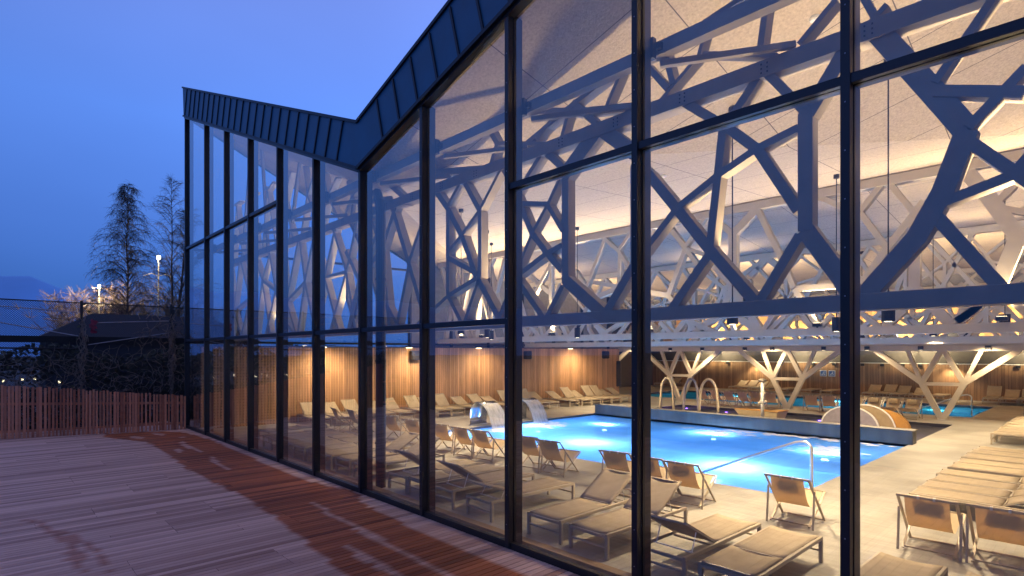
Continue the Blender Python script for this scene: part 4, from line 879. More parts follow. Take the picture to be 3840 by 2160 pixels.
# ================================================================== POOL FITTINGS
def handrail(x, y, label):
    t = thing('handrail', label, 'handrail', (x, y, 0), 0, 'steel handrails at pool steps')
    pts = [(0, 0, 0.0), (0, 0, 0.78)] + [(-0.16 + 0.16 * math.cos(a), 0, 0.78 + 0.15 * math.sin(a)) for a in [R(15 * k) for k in range(1, 8)]] + [(-0.30, 0, 0.905), (-2.45, 0, -0.06)]
    MB().tube(pts, 0.032, 10).build('rail', M['steel'], t, smooth=True)
    MB().tube([(0, 0, 0.0), (0, 0, 0.012)], 0.05, 12).build('foot_flange', M['steel'], t)
    return t
handrail(-4.28, 7.02, 'curved steel handrail at the near right corner of the bright pool')
handrail(-4.28, 26.4, 'curved steel handrail at the far pool beside a tree column')
def cascade(y, label):
    t = thing('water_spout', label, 'water spout', (-16.62, y, 0), 0, 'curved water spouts on the pool edge')
    hw = 0.42; b = MB()
    prof = [(-0.32, 0.0), (-0.31, 0.35), (-0.27, 0.62), (-0.17, 0.82), (0.0, 0.92), (0.18, 0.93), (0.34, 0.87)]
    n_ = len(prof)
    for off in (0, -0.025):
        for (x, z) in prof: b.v += [(x - off * 0.5, -hw, z + off), (x - off * 0.5, hw, z + off)]; b.tone += [0, 0]
    for i in range(n_ - 1): a = 2 * i; b.f += [(a, a + 1, a + 3, a + 2), (2 * n_ + a + 2, 2 * n_ + a + 3, 2 * n_ + a + 1, 2 * n_ + a)]; b.f += [(a, a + 2, 2 * n_ + a + 2, 2 * n_ + a), (a + 1, 2 * n_ + a + 1, 2 * n_ + a + 3, a + 3)]
    b.f += [(0, 2 * n_, 2 * n_ + 1, 1), (2 * n_ - 2, 2 * n_ - 1, 4 * n_ - 1, 4 * n_ - 2)]
    b.build('spout_body', M['chrome'], t, smooth=True)
    MB().box(-0.40, -0.22, -hw - 0.04, hw + 0.04, 0.0, 0.02).build('base_plate', M['steel'], t)
    w_ = MB(); pr = [(0.345, 0.865), (0.52, 0.78), (0.70, 0.60), (0.85, 0.35), (0.95, 0.08), (0.99, -0.08)]
    nx = 8
    for (x, z) in pr:
        for i in range(nx + 1): w_.v.append((x + 0.01 * math.sin(i * 2.1), (i / nx - 0.5) * 2 * hw * (1 - 0.04 * z), z)); w_.tone.append(0)
    for j in range(len(pr) - 1):
        for i in range(nx): c = j * (nx + 1) + i; w_.f.append((c, c + 1, c + nx + 2, c + nx + 1))
    w_.build('water_sheet', M['fall'], t, smooth=True)
cascade(8.55, 'nearer curved water spout pouring a sheet of water into the bright pool')
cascade(10.75, 'farther curved water spout, half hidden behind a mullion')
def foam(cx, cy, rx, ry, seed, label):
    rnd = random.Random(seed); b = MB()
    for i in range(130):
        a = rnd.uniform(0, 2 * PI); r_ = abs(rnd.gauss(0, 0.5)); x = cx + rx * r_ * math.cos(a); y = cy + ry * r_ * math.sin(a)
        if not (-16.3 < x < -4.3 and 6.0 < y < 14.95): continue
        s = rnd.uniform(0.04, 0.16); n_ = 7; z = -0.052 + rnd.uniform(0, 0.014)
        b.v += [(x, y, z + s * 0.16)] + [(x + s * 1.4 * rnd.uniform(0.6, 1.2) * math.cos(k * 2 * PI / n_), y + s * rnd.uniform(0.6, 1.2) * math.sin(k * 2 * PI / n_), z) for k in range(n_)]; b.tone += [0] * (n_ + 1)
        o = len(b.v) - n_ - 1; b.f += [(o, o + 1 + k, o + 1 + (k + 1) % n_) for k in range(n_)]
    o = b.build('foam', M['foam'], smooth=True); o['kind'] = 'stuff'; o['label'] = label; o['category'] = 'foam'
foam(-15.4, 8.5, 0.5, 0.7, 1, 'white foam under the nearer water spout'); foam(-15.3, 10.7, 0.9, 1.0, 2, 'white foam under the farther water spout')
foam(-9.7, 13.7, 1.3, 0.8, 3, 'bubbling foam over the lamp in the middle of the bright pool'); foam(-5.7, 12.3, 0.8, 1.0, 4, 'bubbling foam near the right pool edge')
foam(-7.5, 14.6, 3.2, 0.35, 5, 'thin foam drifting along the concrete pool wall')
def ulamp(x, y, z, e, label, r_=0.08, colr=(0.55, 0.75, 1.0), m='lit_pool', grp='underwater lamps'):
    t = thing('underwater_lamp', label, 'pool lamp', (x, y, z), 0, grp)
    MB().tube([(0, 0, 0), (0, 0, 0.03)], r_, 14).build('lens', M[m], t)
    MB().tube([(0, 0, -0.05), (0, 0, -0.001)], r_ * 1.25, 14).build('housing', M['steel'], t)
    lamp('POINT', (0, 0, 0.10), e, colr, 0.12, parent=t)
for x, y, z, e, l in ((-15.9, 6.6, -0.30, 150, 'underwater lamp glowing in the near left pool corner'), (-14.0, 12.7, -0.32, 150, 'underwater lamp glowing near the concrete pool wall at left'),
                      (-9.76, 13.5, -0.30, 320, 'underwater lamp glowing brightest in the middle of the pool'), (-5.7, 12.2, -0.30, 240, 'underwater lamp glowing behind the handrail at right'),
                      (-15.5, 10.4, -0.32, 160, 'underwater lamp glowing below the farther water spout'), (-11.5, 8.6, -0.9, 200, 'deep underwater lamp dimly lighting the near water'), (-6.6, 8.2, -0.9, 200, 'deep underwater lamp below the handrail')):
    ulamp(x, y, z, e, l)
for x, y, l in ((-15.2, 21.2, 'small violet lamp in the shallow pool left of the arches'), (-12.9, 20.9, 'small violet lamp in the shallow pool right of the arches'), (-8.6, 20.6, 'small violet lamp in the shallow pool left of the shell slide'), (-4.9, 18.2, 'small violet lamp at the right edge of the shallow pool')):
    ulamp(x, y, -0.13, 4, l, 0.05, (0.3, 0.15, 1.0), 'lit_purple', 'violet shallow pool lamps')
for x, y, l in ((-16.9, 31.0, 'underwater lamp of the far pool behind the left tree column'), (-11.3, 31.2, 'underwater lamp of the far pool behind the middle tree column'), (-6.0, 29.5, 'underwater lamp of the far pool near its handrail')):
    ulamp(x, y, -0.35, 60, l, 0.12, (0.5, 0.9, 1.0), 'lit_pool', 'far pool lamps')
# shallow pool toys
for x, hw, m, l in ((-15.13, 0.34, 'lounger_frame', 'beige pool arch, left one of three'), (-13.83, 0.35, 'lilac', 'pale lilac pool arch, middle one of three'), (-12.93, 0.42, 'lounger_frame', 'golden beige pool arch, right one of three')):
    t = thing('pool_arch', l, 'pool arch', (x, 19.2, -0.45), 0, 'three tube arches in the shallow pool')
    pts = [(-hw * 1.15, 0, 0), (-hw * 1.08, 0, 0.8)] + [(-hw * math.cos(R(a)), 0, 1.15 + 0.85 * math.sin(R(a))) for a in range(0, 181, 15)] + [(hw * 1.08, 0, 0.8), (hw * 1.15, 0, 0)]
    MB().tube(pts, 0.062, 10).build('tube', M[m], t, smooth=True)
    for s in (-1, 1): MB().tube([(s * hw * 1.15, 0, 0.0), (s * hw * 1.15, 0, 0.03)], 0.12, 12).build('foot_flange', M['steel'], t)
t = thing('water_post', 'white water play post with knobs standing in a small boat', 'water post', (-10.6, 19.6, -0.3))
MB().tube([(0, 0, 0), (0, 0, 1.8)], 0.075, 12).build('post', M['white'], t, smooth=True)
MB().tube([(0, 0, 1.80), (0, 0, 1.86), (0, 0, 1.90), (0, 0, 1.96)], [0.10, 0.17, 0.17, 0.06], 12).build('cap', M['lounger_frame'], t)
for z, dx in ((0.95, 0.10), (0.85, -0.08), (1.3, 0.06)): MB().tube([(dx, 0, z), (dx * 2.2, 0, z)], [0.05, 0.085], 10).build('nozzle', M['lounger_frame'], t)
MB().tube([(0, 0, 0.9), (0, 0, 0.98)], 0.13, 12).build('ring', M['white'], t)
t = thing('toy_boat', 'small beige wooden boat shaped toy around the water post', 'toy boat', (-10.75, 19.9, -0.12))
MB().add([(-1.0, -0.05, 0.0), (0.75, -0.35, 0.0), (0.85, 0.35, 0.0), (-1.0, 0.05, 0.0), (-1.25, -0.05, 0.30), (0.85, -0.42, 0.34), (0.95, 0.42, 0.34), (-1.25, 0.05, 0.30)],
         [(0, 3, 2, 1), (0, 1, 5, 4), (1, 2, 6, 5), (2, 3, 7, 6), (3, 0, 4, 7), (4, 5, 6, 7)]).build('hull', M['cushion'], t)
b = MB()
for a, c in (((-1.25, 0, 0.32), (0.86, -0.43, 0.36)), ((-1.25, 0, 0.32), (0.96, 0.43, 0.36)), ((0.86, -0.43, 0.36), (0.96, 0.43, 0.36))): b.beam(a, c, 0.05, 0.04)
b.build('gunwale', M['orange'], t)
t = thing('shell_slide', 'fan shaped children\'s slide of lilac, tan and orange half discs', 'children\'s slide', (-6.6, 19.4, -0.3))
def halfdisc(cx, hw, h, y0, y1): return [(cx - hw * math.cos(R(a)), h * math.sin(R(a)) ** 0.85) for a in range(0, 181, 9)], y0, y1
for nm, cx, hw, h, y0, y1, m in (('lilac_disc', -0.45, 1.0, 0.98, -0.30, 0.02, 'lilac'), ('tan_disc', 0.02, 0.98, 1.05, 0.05, 0.33, 'tan_shell'), ('orange_disc', 0.42, 1.0, 0.90, 0.36, 0.64, 'orange')):
    poly, a, c = halfdisc(cx, hw, h, y0, y1); MB().prism(poly, a, c).build(nm, M[m], t)
    if nm != 'orange_disc':
        poly2 = [(cx - (hw + 0.025) * math.cos(R(q)), (h + 0.025) * math.sin(R(q)) ** 0.85) for q in range(4, 177, 8)]
        MB().strip(poly2, 0.045, a - 0.012, a + 0.03).build('white_edge', M['white'], t)

# ================================================================== LAMPS, SPEAKERS, SIGNS
def ceil_z(x, y):
    if y < 10.2:
        zl = 6.46 + (7.05 - 6.46) * y / 10.2
        e = 10.28 * (1 - y / 10.2)   # crease distance from x = 0 in the right fold
        if x > -e: zl = 6.46 + 0.059 * y + (x + e) * 0.276
        return zl
    if y < 15.5: return 7.05 - 0.55 * (y - 10.2) / 5.3
    if y < 22.4: return 6.5 - 0.23 * (y - 15.5) / 6.9
    return 6.26
def pendant(x, y, label, e=330, zb=3.30):
    zc = ceil_z(x, y); t = thing('pendant_lamp', label, 'pendant lamp', (x, y, zb), 0, 'black cylinder pendant lamps')
    MB().tube([(0, 0, 0.0), (0, 0, 0.33)], 0.095, 16).build('shade', M['black'], t)
    MB().tube([(0, 0, 0.33), (0, 0, zc - zb - 0.02)], 0.011, 6).build('rod', M['black'], t)
    MB().tube([(0, 0, zc - zb - 0.09), (0, 0, zc - zb + 0.02)], 0.065, 12).build('ceiling_cap', M['black'], t)
    MB().tube([(0, 0, -0.004), (0, 0, -0.001)], 0.05, 14).build('lens', M['lit_warm'], t)
    lamp('SPOT', (0, 0, -0.03), e * 0.78, WARM, 0.07, None, 128, 0.6, parent=t)
for x, y, l, e in ((-2.46, 5.05, 'pendant lamp right of the big mullion, nearest to the camera', 320), (-4.59, 4.12, 'pendant lamp hanging over the three deck chairs by the pool', 420), (-4.45, 9.12, 'pendant lamp just left of the big mullion, over the near pool corner', 310),
                   (-12.06, 3.9, 'pendant lamp in the bay right of the rainwater pipe', 300), (-14.18, 6.65, 'left one of two close pendant lamps over the left pool edge', 330), (-16.1, 8.5, 'right one of two close pendant lamps over the left pool edge', 330),
                   (-6.17, 17.5, 'pendant lamp over the shell slide', 560), (-3.68, 15.2, 'pendant lamp over the right end of the concrete pool wall', 520), (-12.2, 8.9, 'pendant lamp over the middle of the bright pool', 200), (-11.0, 17.5, 'added pendant lamp for light over the shallow pool', 560), (-16.2, 17.2, 'added pendant lamp for light left of the pool arches', 560), (-1.6, 10.6, 'added pendant lamp for light over the flat loungers at right', 300), (-1.4, 20.5, 'added pendant lamp for light over the second block of loungers', 600)):  # lamps labelled as added are put in for light coverage
    pendant(x, y, l, e)
def uplight(x, y, z, e, label, back=False):
    t = thing('uplight', label, 'floodlight', (x, y, z), 0, 'small floodlights on the truss chords shining up')
    MB().box(-0.10, 0.10, -0.07, 0.07, 0.03, 0.12).box(-0.02, 0.02, -0.02, 0.02, 0.0, 0.03).build('housing', M['black'], t, bevel=0.006)
    MB().box(-0.085, 0.085, -0.055, 0.055, 0.121, 0.124).build('lens', M['lit_warm'], t)
    lamp('SPOT', (0, 0.02, 0.16), e * 1.9, WARM, 0.08, (0, -1.6 if back else 1.3, 3), 136, 0.8, parent=t)
for x, y, z, e, l in ((-3.1, 1.56, 3.42, 52, 'added fill floodlight on the nearest truss over the single deck chair'), (-7.6, 1.56, 3.42, 45, 'added fill floodlight on the nearest truss over the dark backed loungers'), (-0.2, 1.55, 3.42, 150, 'floodlight lighting the brightest ceiling at the upper right'), (-13.4, 1.56, 3.42, 22, 'floodlight at the left end of the nearest truss'), (-18.5, 1.56, 3.42, 16, 'floodlight near the glass corner'),  # the two over deck chair and dark backed loungers are added ceiling fill
                      (-1.0, 10.3, 3.44, 150, 'floodlight on the second truss at right'), (-1.6, 10.12, 3.44, 90, 'added fill floodlight on the second truss at right, turned toward the glass'), (-5.2, 10.12, 3.44, 100, 'added fill floodlight above the near pool corner, turned toward the glass'), (-14.5, 10.12, 3.44, 250, 'added fill floodlight over the left pool edge, turned toward the glass'), (-18.6, 10.12, 3.44, 250, 'added fill floodlight near the larch wall, turned toward the glass'), (-10.2, 10.12, 3.44, 130, 'added fill floodlight over the pool middle, turned toward the glass'), (-6.8, 10.3, 3.44, 260, 'floodlight on the second truss over the pool middle'), (-14.0, 10.3, 3.44, 260, 'floodlight on the second truss over the left pool part'), (-20.2, 10.3, 3.44, 220, 'floodlight on the second truss near the larch wall'),  # those facing the glass are added to fill dark ceiling and nearest truss
                      (-3.0, 15.6, 3.28, 300, 'floodlight on the third truss at right'), (-9.5, 15.6, 3.28, 260, 'floodlight on the third truss in the middle'), (-17.0, 15.6, 3.28, 300, 'floodlight on the third truss at left'),
                      (-6.5, 23.8, 3.34, 300, 'floodlight on the farthest truss at right'), (-14.5, 23.8, 3.34, 300, 'floodlight on the farthest truss in the middle'), (-23.5, 23.8, 3.34, 300, 'floodlight on the farthest truss at left')):
    uplight(x, y, z, e, l, 'toward the glass' in l)
for i, x in enumerate((-21.0, -14.5, -8.2, -2.5)):
    t = thing('gallery_lamp', f'warm gallery floodlight below the orange boarding, {ORD[i]} from the left', 'floodlight', (x, 34.2, 2.95), 0, 'gallery floodlights')
    MB().box(-0.15, 0.15, -0.08, 0.08, 0, 0.12).build('housing', M['black'], t); MB().box(-0.12, 0.12, -0.06, 0.06, 0.121, 0.125).build('lens', M['lit_warm'], t)
    MB().box(-0.02, 0.02, -0.02, 2.4, -0.06, -0.001).build('arm', M['black'], t)
    lamp('SPOT', (0, 0, 0.2), 720, (1.0, 0.76, 0.44), 0.1, (0, 2.4, 1.6), 150, 0.8, parent=t)
def walllamp(y, e, label):
    u = y * EL / 22.5; bx = -23.6 + 0.1 * y + 0.78
    t = thing('wall_lamp', label, 'wall lamp', (bx, y, 2.98), 0, 'lit wall lamps on the larch wall')
    MB().box(-0.06, 0.12, -0.14, 0.14, 0.05, 0.13).build('housing', M['black'], t); MB().box(-0.05, 0.11, -0.12, 0.12, 0.03, 0.049).build('lens', M['lit_warm'], t)
    MB().box(0.0, 1.15, -0.015, 0.015, 0.09, 0.12).build('arm', M['black'], t)  # arm is added to carry the spot out for an even wash
    lamp('SPOT', (1.15, 0, 0.02), e * 0.75, WARM, 0.15, (0.25, 0, -2.6), 150, 1.0, parent=t)
walllamp(4.7, 210, 'lit wall lamp on the larch wall left of the roof valley'); walllamp(12.4, 120, 'lit wall lamp on the larch wall near the water spouts'); walllamp(18.6, 150, 'lit wall lamp on the larch wall above the farther loungers'); walllamp(8.6, 150, 'lit wall lamp on the larch wall beside the first loudspeaker')
for i, x in enumerate((-22.0, -20.4, -18.22, -16.6, -15.3, -14.2, -12.9, -11.2, -10.1, -9.0, -8.1, -6.54, -5.6, -4.6, -3.6)):
    lit = x in (-18.22, -6.54)
    t = thing('wall_spotlight', ('bright lit' if lit else 'unlit black') + f' spotlight on the far wall rail, {ORD[i]} from the left', 'spotlight', (x, 36.45, 1.93), 0, 'spotlights along the far wall rail')
    MB().box(-0.10, 0.10, -0.12, 0.0, 0, 0.17).build('housing', M['black'], t)
    MB().box(-0.085, 0.085, -0.125, -0.121, 0.015, 0.155).build('lens', M['lit_warm'] if lit else M['black'], t)
    MB().box(-0.02, 0.02, -0.02, 0.14, 0.08, 0.12).build('bracket', M['black'], t)
    if lit: lamp('SPOT', (0, -0.3, 0.1), 55, WARM, 0.1, (0, 0.1, -2), 120, 0.7, parent=t)
for i, x in enumerate((-20.2, -17.6, -15.6, -13.2, -11.8, -9.4, -7.6, -5.6, -3.4)):
    t = thing('beam_spotlight', f'small black spotlight on the cream head beam, {ORD[i]} from the left', 'spotlight', (x, 23.62, 2.93), 0, 'spotlights on the head beam')
    MB().box(-0.09, 0.09, -0.10, 0.0, -0.02, 0.15).build('housing', M['black'], t); MB().box(-0.03, 0.03, 0.0, 0.062, 0.03, 0.09).build('bracket', M['black'], t)
    MB().box(-0.06, 0.06, -0.08, -0.02, -0.025, -0.021).build('lens', M['lit_warm'], t)
    if i % 2 == 0: lamp('SPOT', (0, -0.45, -0.03), 80, WARM, 0.06, (0, 0.2 if i % 4 else 1.2, -2.9), 150, 0.8, parent=t)
for i, (y, l) in enumerate(((8.8, 'black loudspeaker on the larch wall just right of the rainwater pipe'), (15.4, 'black loudspeaker on the larch wall left of the double mullion'), (21.3, 'black loudspeaker on the larch wall in the middle bay'))):
    t = thing('loudspeaker', l, 'loudspeaker', (-23.6 + 0.1 * y + 0.80, y, 2.45), EA - PI / 2, 'loudspeakers on the larch wall')
    MB().box(0.03, 0.30, -0.20, 0.20, 0.0, 0.44).build('cabinet', M['black'], t, bevel=0.05); MB().box(0.301, 0.306, -0.15, 0.15, 0.05, 0.39).build('grille', M['frame'], t)
    MB().box(-0.06, 0.05, -0.05, 0.05, 0.15, 0.30).build('bracket', M['steel'], t)
t = thing('wall_loudspeaker', 'tall black loudspeaker panel at the end of the larch wall beside a mullion', 'loudspeaker', (-20.62, 22.5, 0.75), R(20))
MB().box(-0.28, 0.28, -0.10, 0.10, 0, 1.55).build('cabinet', M['black'], t, bevel=0.03); MB().box(-0.24, 0.24, -0.106, -0.101, 0.06, 1.49).build('grille', M['frame'], t); MB().box(-0.03, 0.03, -0.03, 0.03, -0.75, 0.0).build('stand', M['steel'], t)
M['sign_blue'] = mat('sign_blue', (0.04, 0.12, 0.40), 0.4); M['sign_white'] = mat('sign_white', (0.75, 0.78, 0.78), 0.5); M['sign_red'] = mat('sign_red', (0.55, 0.05, 0.06), 0.5)
for i, (x, bd, l) in enumerate(((-13.62, 'sign_white', 'blue pool sign with white border, leftmost on the far wall'), (-13.08, 'sign_white', 'blue pool sign with white border, half behind the big mullion'), (-12.42, 'sign_red', 'blue pool sign with red border beside the big mullion'), (-11.95, 'sign_red', 'blue pool sign with red border, rightmost on the far wall'))):
    t = thing('pictogram_sign', l, 'sign', (x, 36.57, 1.38), 0, 'pictogram signs on the far wall')
    MB().box(-0.21, 0.21, -0.015, 0.02, -0.21, 0.21).build('border', M[bd], t); MB().box(-0.17, 0.17, -0.022, -0.016, -0.17, 0.17).build('panel', M['sign_blue'], t)
    b = MB()
    if i < 2: b.prism([(-0.13, -0.10), (-0.05, -0.05), (0.02, -0.10), (0.09, -0.05), (0.13, -0.09), (0.13, -0.12), (-0.13, -0.13)], -0.028, -0.023).prism([(-0.11, -0.03), (0.03, 0.06), (0.10, 0.02), (0.06, -0.03), (0.02, 0.0)], -0.028, -0.023)
    else: b.prism([(-0.14, -0.02), (-0.02, 0.05), (0.13, 0.08), (0.05, 0.0), (0.13, -0.05), (-0.04, -0.04), (-0.10, -0.10)], -0.028, -0.023)
    b.prism([(0.06 + 0.03 * math.cos(k), 0.10 + 0.03 * math.sin(k)) for k in [i_ * PI / 4 for i_ in range(8)]], -0.028, -0.023)
    b.build('pictogram', M['sign_white'], t)
for x, y, l in ((-6.9, 5.6, 'small detector with a pink light on the ceiling in the middle bay'), (-3.0, 3.4, 'round white detector on the ceiling left of the big mullion')):
    zc = ceil_z(x, y); t = thing('smoke_detector', l, 'smoke detector', (x, y, zc - 0.05))
    MB().tube([(0, 0, 0), (0, 0, 0.03), (0, 0, 0.06)], [0.06, 0.08, 0.08], 14).build('body', M['white'], t); MB().tube([(0.03, 0, -0.004), (0.03, 0, 0.002)], 0.012, 8).build('indicator', M['exit_green'], t)

# ================================================================== OUTDOORS, LEFT
FX = lambda y: -23.25 + 0.27 * (y + 0.15)
t = thing('picket_fence', 'uneven larch picket fence at the end of the deck', 'fence', (0, 0, 0))
rnd = random.Random(21); y = -0.16; b = MB(); n_ = 0
while y > -10.4:
    h = 1.20 + 0.107 * (-y) + rnd.uniform(-0.02, 0.03); w_ = rnd.uniform(0.050, 0.075)
    if n_ < 98: 
        p = MB(); p.box(FX(y) - 0.022, FX(y) + 0.022, y - w_ / 2, y + w_ / 2, -0.10, h, tone=rnd.uniform(0.0, 0.75)); p.build('picket', M['picket'], t, tone=True)
    y -= rnd.choice([0.076, 0.085, 0.092, 0.10, 0.118]); n_ += 1
for z in (0.22, 0.96):
    MB().beam((FX(-0.2) - 0.05, -0.2, z), (FX(-10.5) - 0.05, -10.5, z + (0.35 if z > 0.5 else 0)), 0.04, 0.08).build('cross_rail', M['picket'], t, tone=True)
for y in (-0.5, -2.9, -5.3, -7.7, -10.0):
    MB().box(FX(y) - 0.15, FX(y) - 0.075, y - 0.04, y + 0.04, -0.15, 1.05 + 0.107 * -y).build('post', M['picket'], t, tone=True)
# chain-link fence
t = thing('chain_link_fence', 'tall dark chain-link fence overgrown with dry creeper', 'fence', (-27.0, 0, 0))
b = MB(); Y0, Y1, Z0, Z1 = -12.0, 3.0, -0.1, 4.72; P = 0.070
zt = lambda y: 4.70 - 0.02 * (y + 2.8)
for sgn in (1, -1):
    c = Y0 - (Z1 - Z0)
    while c < Y1 + (Z1 - Z0):
        # y = c + sgn*(z-Z0)
        za, zb = Z0, Z1
        if sgn == 1: za = max(za, Z0 + (Y0 - c)); zb = min(zb, Z0 + (Y1 - c))
        else: za = max(za, Z0 + (c - Y1)); zb = min(zb, Z0 + (c - Y0))
        if zb - za > 0.05:
            b.beam((0.004 * sgn, c + sgn * (za - Z0), za), (0.004 * sgn, c + sgn * (zb - Z0), zb), 0.011, 0.011, (1, 0, 0))
        c += P
b.build('wire_mesh', M['net'], t)
for y in (-11.8, -8.8, -5.8, -2.81, 0.19, 2.9): MB().tube([(0.05, y, -0.15), (0.05, y, 4.78)], 0.05, 10).build('fence_post', M['net'], t)
for p, q, rr in (((-0.03, -12, 4.72), (-0.03, 3, 4.70), 0.022), ((0.05, -8.8, 4.66), (0.05, -2.87, 4.33), 0.020), ((0.05, -8.0, 4.45), (0.05, -2.87, 3.42), 0.020), ((0.05, -2.5, 3.95), (0.05, 0.1, 4.12), 0.018), ((0.05, -2.6, 3.10), (0.05, 0.1, 3.62), 0.018), ((0.05, -12, 3.02), (0.05, -2.9, 2.95), 0.03)):
    MB().tube([p, q], rr, 8).build('tension_tube', M['pipe'] if rr < 0.022 else M['net'], t)
MB().box(-0.35, -0.25, -12, 3, 3.18, 3.42).build('back_rail', M['net'], t)
t = thing('creeper', 'leafless tangled creeper covering the lower half of the chain-link fence', 'climbing plant', (-26.85, 0, 0))
rnd = random.Random(4); b = MB()
for i in range(800):
    y = rnd.uniform(-12, 2.6); z = rnd.uniform(0.0, 2.6); 
    if y > -1.0: z = rnd.uniform(0.4, 4.3)
    pts = [Vector((rnd.uniform(-0.12, 0.18), y, z))]; d = Vector((0, rnd.uniform(-1, 1), rnd.uniform(-0.4, 1))).normalized(); L = rnd.randint(5, 12); cv = rnd.uniform(-0.6, 0.6)
    for k in range(L):
        a = cv + rnd.uniform(-0.6, 0.6); d = Vector((rnd.uniform(-0.15, 0.15), d.y * math.cos(a) - d.z * math.sin(a), d.y * math.sin(a) + d.z * math.cos(a))).normalized()
        pts.append(pts[-1] + d * rnd.uniform(0.06, 0.15))
        if pts[-1].z > (3.15 if y < -1 else 4.6): break
    if len(pts) > 2: b.tube(pts, [rnd.uniform(0.006, 0.016) * (1 - 0.6 * k / len(pts)) for k in range(len(pts))], 4, False)
for yp in (-5.8, -2.81, 0.19):
    for i in range(50):
        y = yp + rnd.gauss(0, 0.10); z = rnd.uniform(0, 3.6); pts = [Vector((rnd.uniform(-0.05, 0.2), y, z))]
        for k in range(9): pts.append(pts[-1] + Vector((rnd.uniform(-0.04, 0.04), rnd.uniform(-0.07, 0.07) + (yp - pts[-1].y) * 0.25, rnd.uniform(0.02, 0.16))))
        b.tube(pts, 0.014, 4, False)
b.build('stems', M['twig'], t)
b = MB()
for i in range(1500):
    y = rnd.uniform(-12, 2.8); z = abs(rnd.gauss(0, 1)) * 1.25 + 0.0
    if y > -1.3: z = rnd.uniform(-0.1, 4.5) if rnd.random() < 0.7 else z
    for yp in (-5.8, -2.81, 0.19):
        if rnd.random() < 0.03: y = yp + rnd.gauss(0, 0.1); z = rnd.uniform(0, 4.75)
    if z > 3.0 and y < -1.3 and min(abs(y + 5.8), abs(y + 2.81)) > 0.3: continue
    s = rnd.uniform(0.03, 0.09); c = Vector((rnd.uniform(-0.25, 0.1), y, z)); u = Vector((rnd.uniform(-1, 1), rnd.uniform(-1, 1), rnd.uniform(-1, 1))).normalized() * s; v = u.cross(Vector((rnd.uniform(-1, 1), rnd.uniform(-1, 1), 1))).normalized() * s * 0.6
    b.add([c - u, c + v, c + u, c - v], [(0, 1, 2, 3)])
b.build('dry_leaves', M['leaf'], t)
# hedge behind the fence, thin at lamp height
t = thing('hedge', 'dark thicket behind the chain-link fence', 'hedge', (-29.0, 0, 0)); b = MB()
for i in range(15000):
    y = rnd.uniform(-13, 7); z = rnd.uniform(-0.15, 2.9 + 0.3 * math.sin(y * 1.3)); x = rnd.uniform(-1.0, 1.0)
    if 1.30 < z < 1.95 and y < -2.0 and rnd.random() < 0.62: continue
    if 1.35 < z < 1.75 and y < 2 and rnd.random() < 0.6: continue
    s = rnd.uniform(0.06, 0.15); c = Vector((x, y, z)); u = Vector((rnd.uniform(-1, 1), rnd.uniform(-1, 1), rnd.uniform(-1, 1))).normalized() * s; v = u.cross(Vector((rnd.uniform(-1, 1), rnd.uniform(-1, 1), 1))).normalized() * s * 0.7
    b.add([c - u, c + v, c + u, c - v], [(0, 1, 2, 3)])
b.build('leaves', M['leaf'], t)
b = MB()
for i in range(70):
    y = rnd.uniform(-13, 7); b.tube([(rnd.uniform(-0.6, 0.6), y, -0.15), (rnd.uniform(-0.8, 0.8), y + rnd.uniform(-0.4, 0.4), rnd.uniform(1.4, 2.7))], [0.025, 0.008], 5, False)
b.build('stems', M['bark'], t)
t = thing('plastic_bag', 'crumpled red plastic bag caught on the chain-link fence', 'plastic bag', (-26.9, -2.45, 3.62)); b = MB()
for i in range(26):
    c = Vector((rnd.uniform(-0.04, 0.06), rnd.gauss(0, 0.05), rnd.uniform(-0.05, 0.42))); u = Vector((rnd.uniform(-0.3, 0.3), rnd.uniform(-1, 1), rnd.uniform(-1, 1))).normalized() * rnd.uniform(0.05, 0.10); v = u.cross(Vector((1, 0.2, 0))).normalized() * 0.06
    b.add([c - u, c + v, c + u, c - v], [(0, 1, 2, 3)])
b.build('film', M['red'], t)
# dark house beyond
t = thing('house', 'dark low house with hipped roof beyond the fence', 'house', (-38.0, 0, 0))
MB().box(-4, 0, -3.2, 7.0, -0.16, 3.5).build('wall', M['house_wall'], t)
MB().add([(0.5, -3.7, 3.5), (0.5, 7.5, 3.5), (-4.5, 7.5, 3.5), (-4.5, -3.7, 3.5), (-2, -1.0, 5.05), (-2, 5.2, 5.05)], [(0, 1, 5, 4), (1, 2, 5), (2, 3, 4, 5), (3, 0, 4), (0, 3, 2, 1)]).build('roof', M['house_roof'], t)
for y in (-1.5, 1.2, 4.0): MB().box(0.0, 0.06, y, y + 1.1, 1.0, 2.3).build('window', M['frame'], t)
# bollard lamps of the yard behind the hedge
for i, (x, y) in enumerate(((-33, -8.7), (-34, -7.6), (-35.5, -6.9), (-33, -6.2), (-36, -5.6), (-34.5, -4.9), (-35.5, -4.2), (-36.5, -3.7), (-33.5, -9.6), (-32.2, -5.3), (-32.6, -7.2), (-31.8, -3.1))):
    t = thing('bollard_lamp', f'low lit bollard lamp glimmering through the hedge, {ORD[i]} of the yard lamps', 'bollard lamp', (x, y, -0.16), 0, 'bollard lamps behind the hedge')
    MB().tube([(0, 0, 0), (0, 0, 1.62)], 0.05, 8).build('post', M['pole'], t); MB().tube([(0, 0, 1.62), (0, 0, 1.72)], 0.045, 8).build('lantern', M['lit_yard'], t)
    MB().tube([(0, 0, 1.72), (0, 0, 1.76)], [0.06, 0.04], 8).build('lid', M['pole'], t)
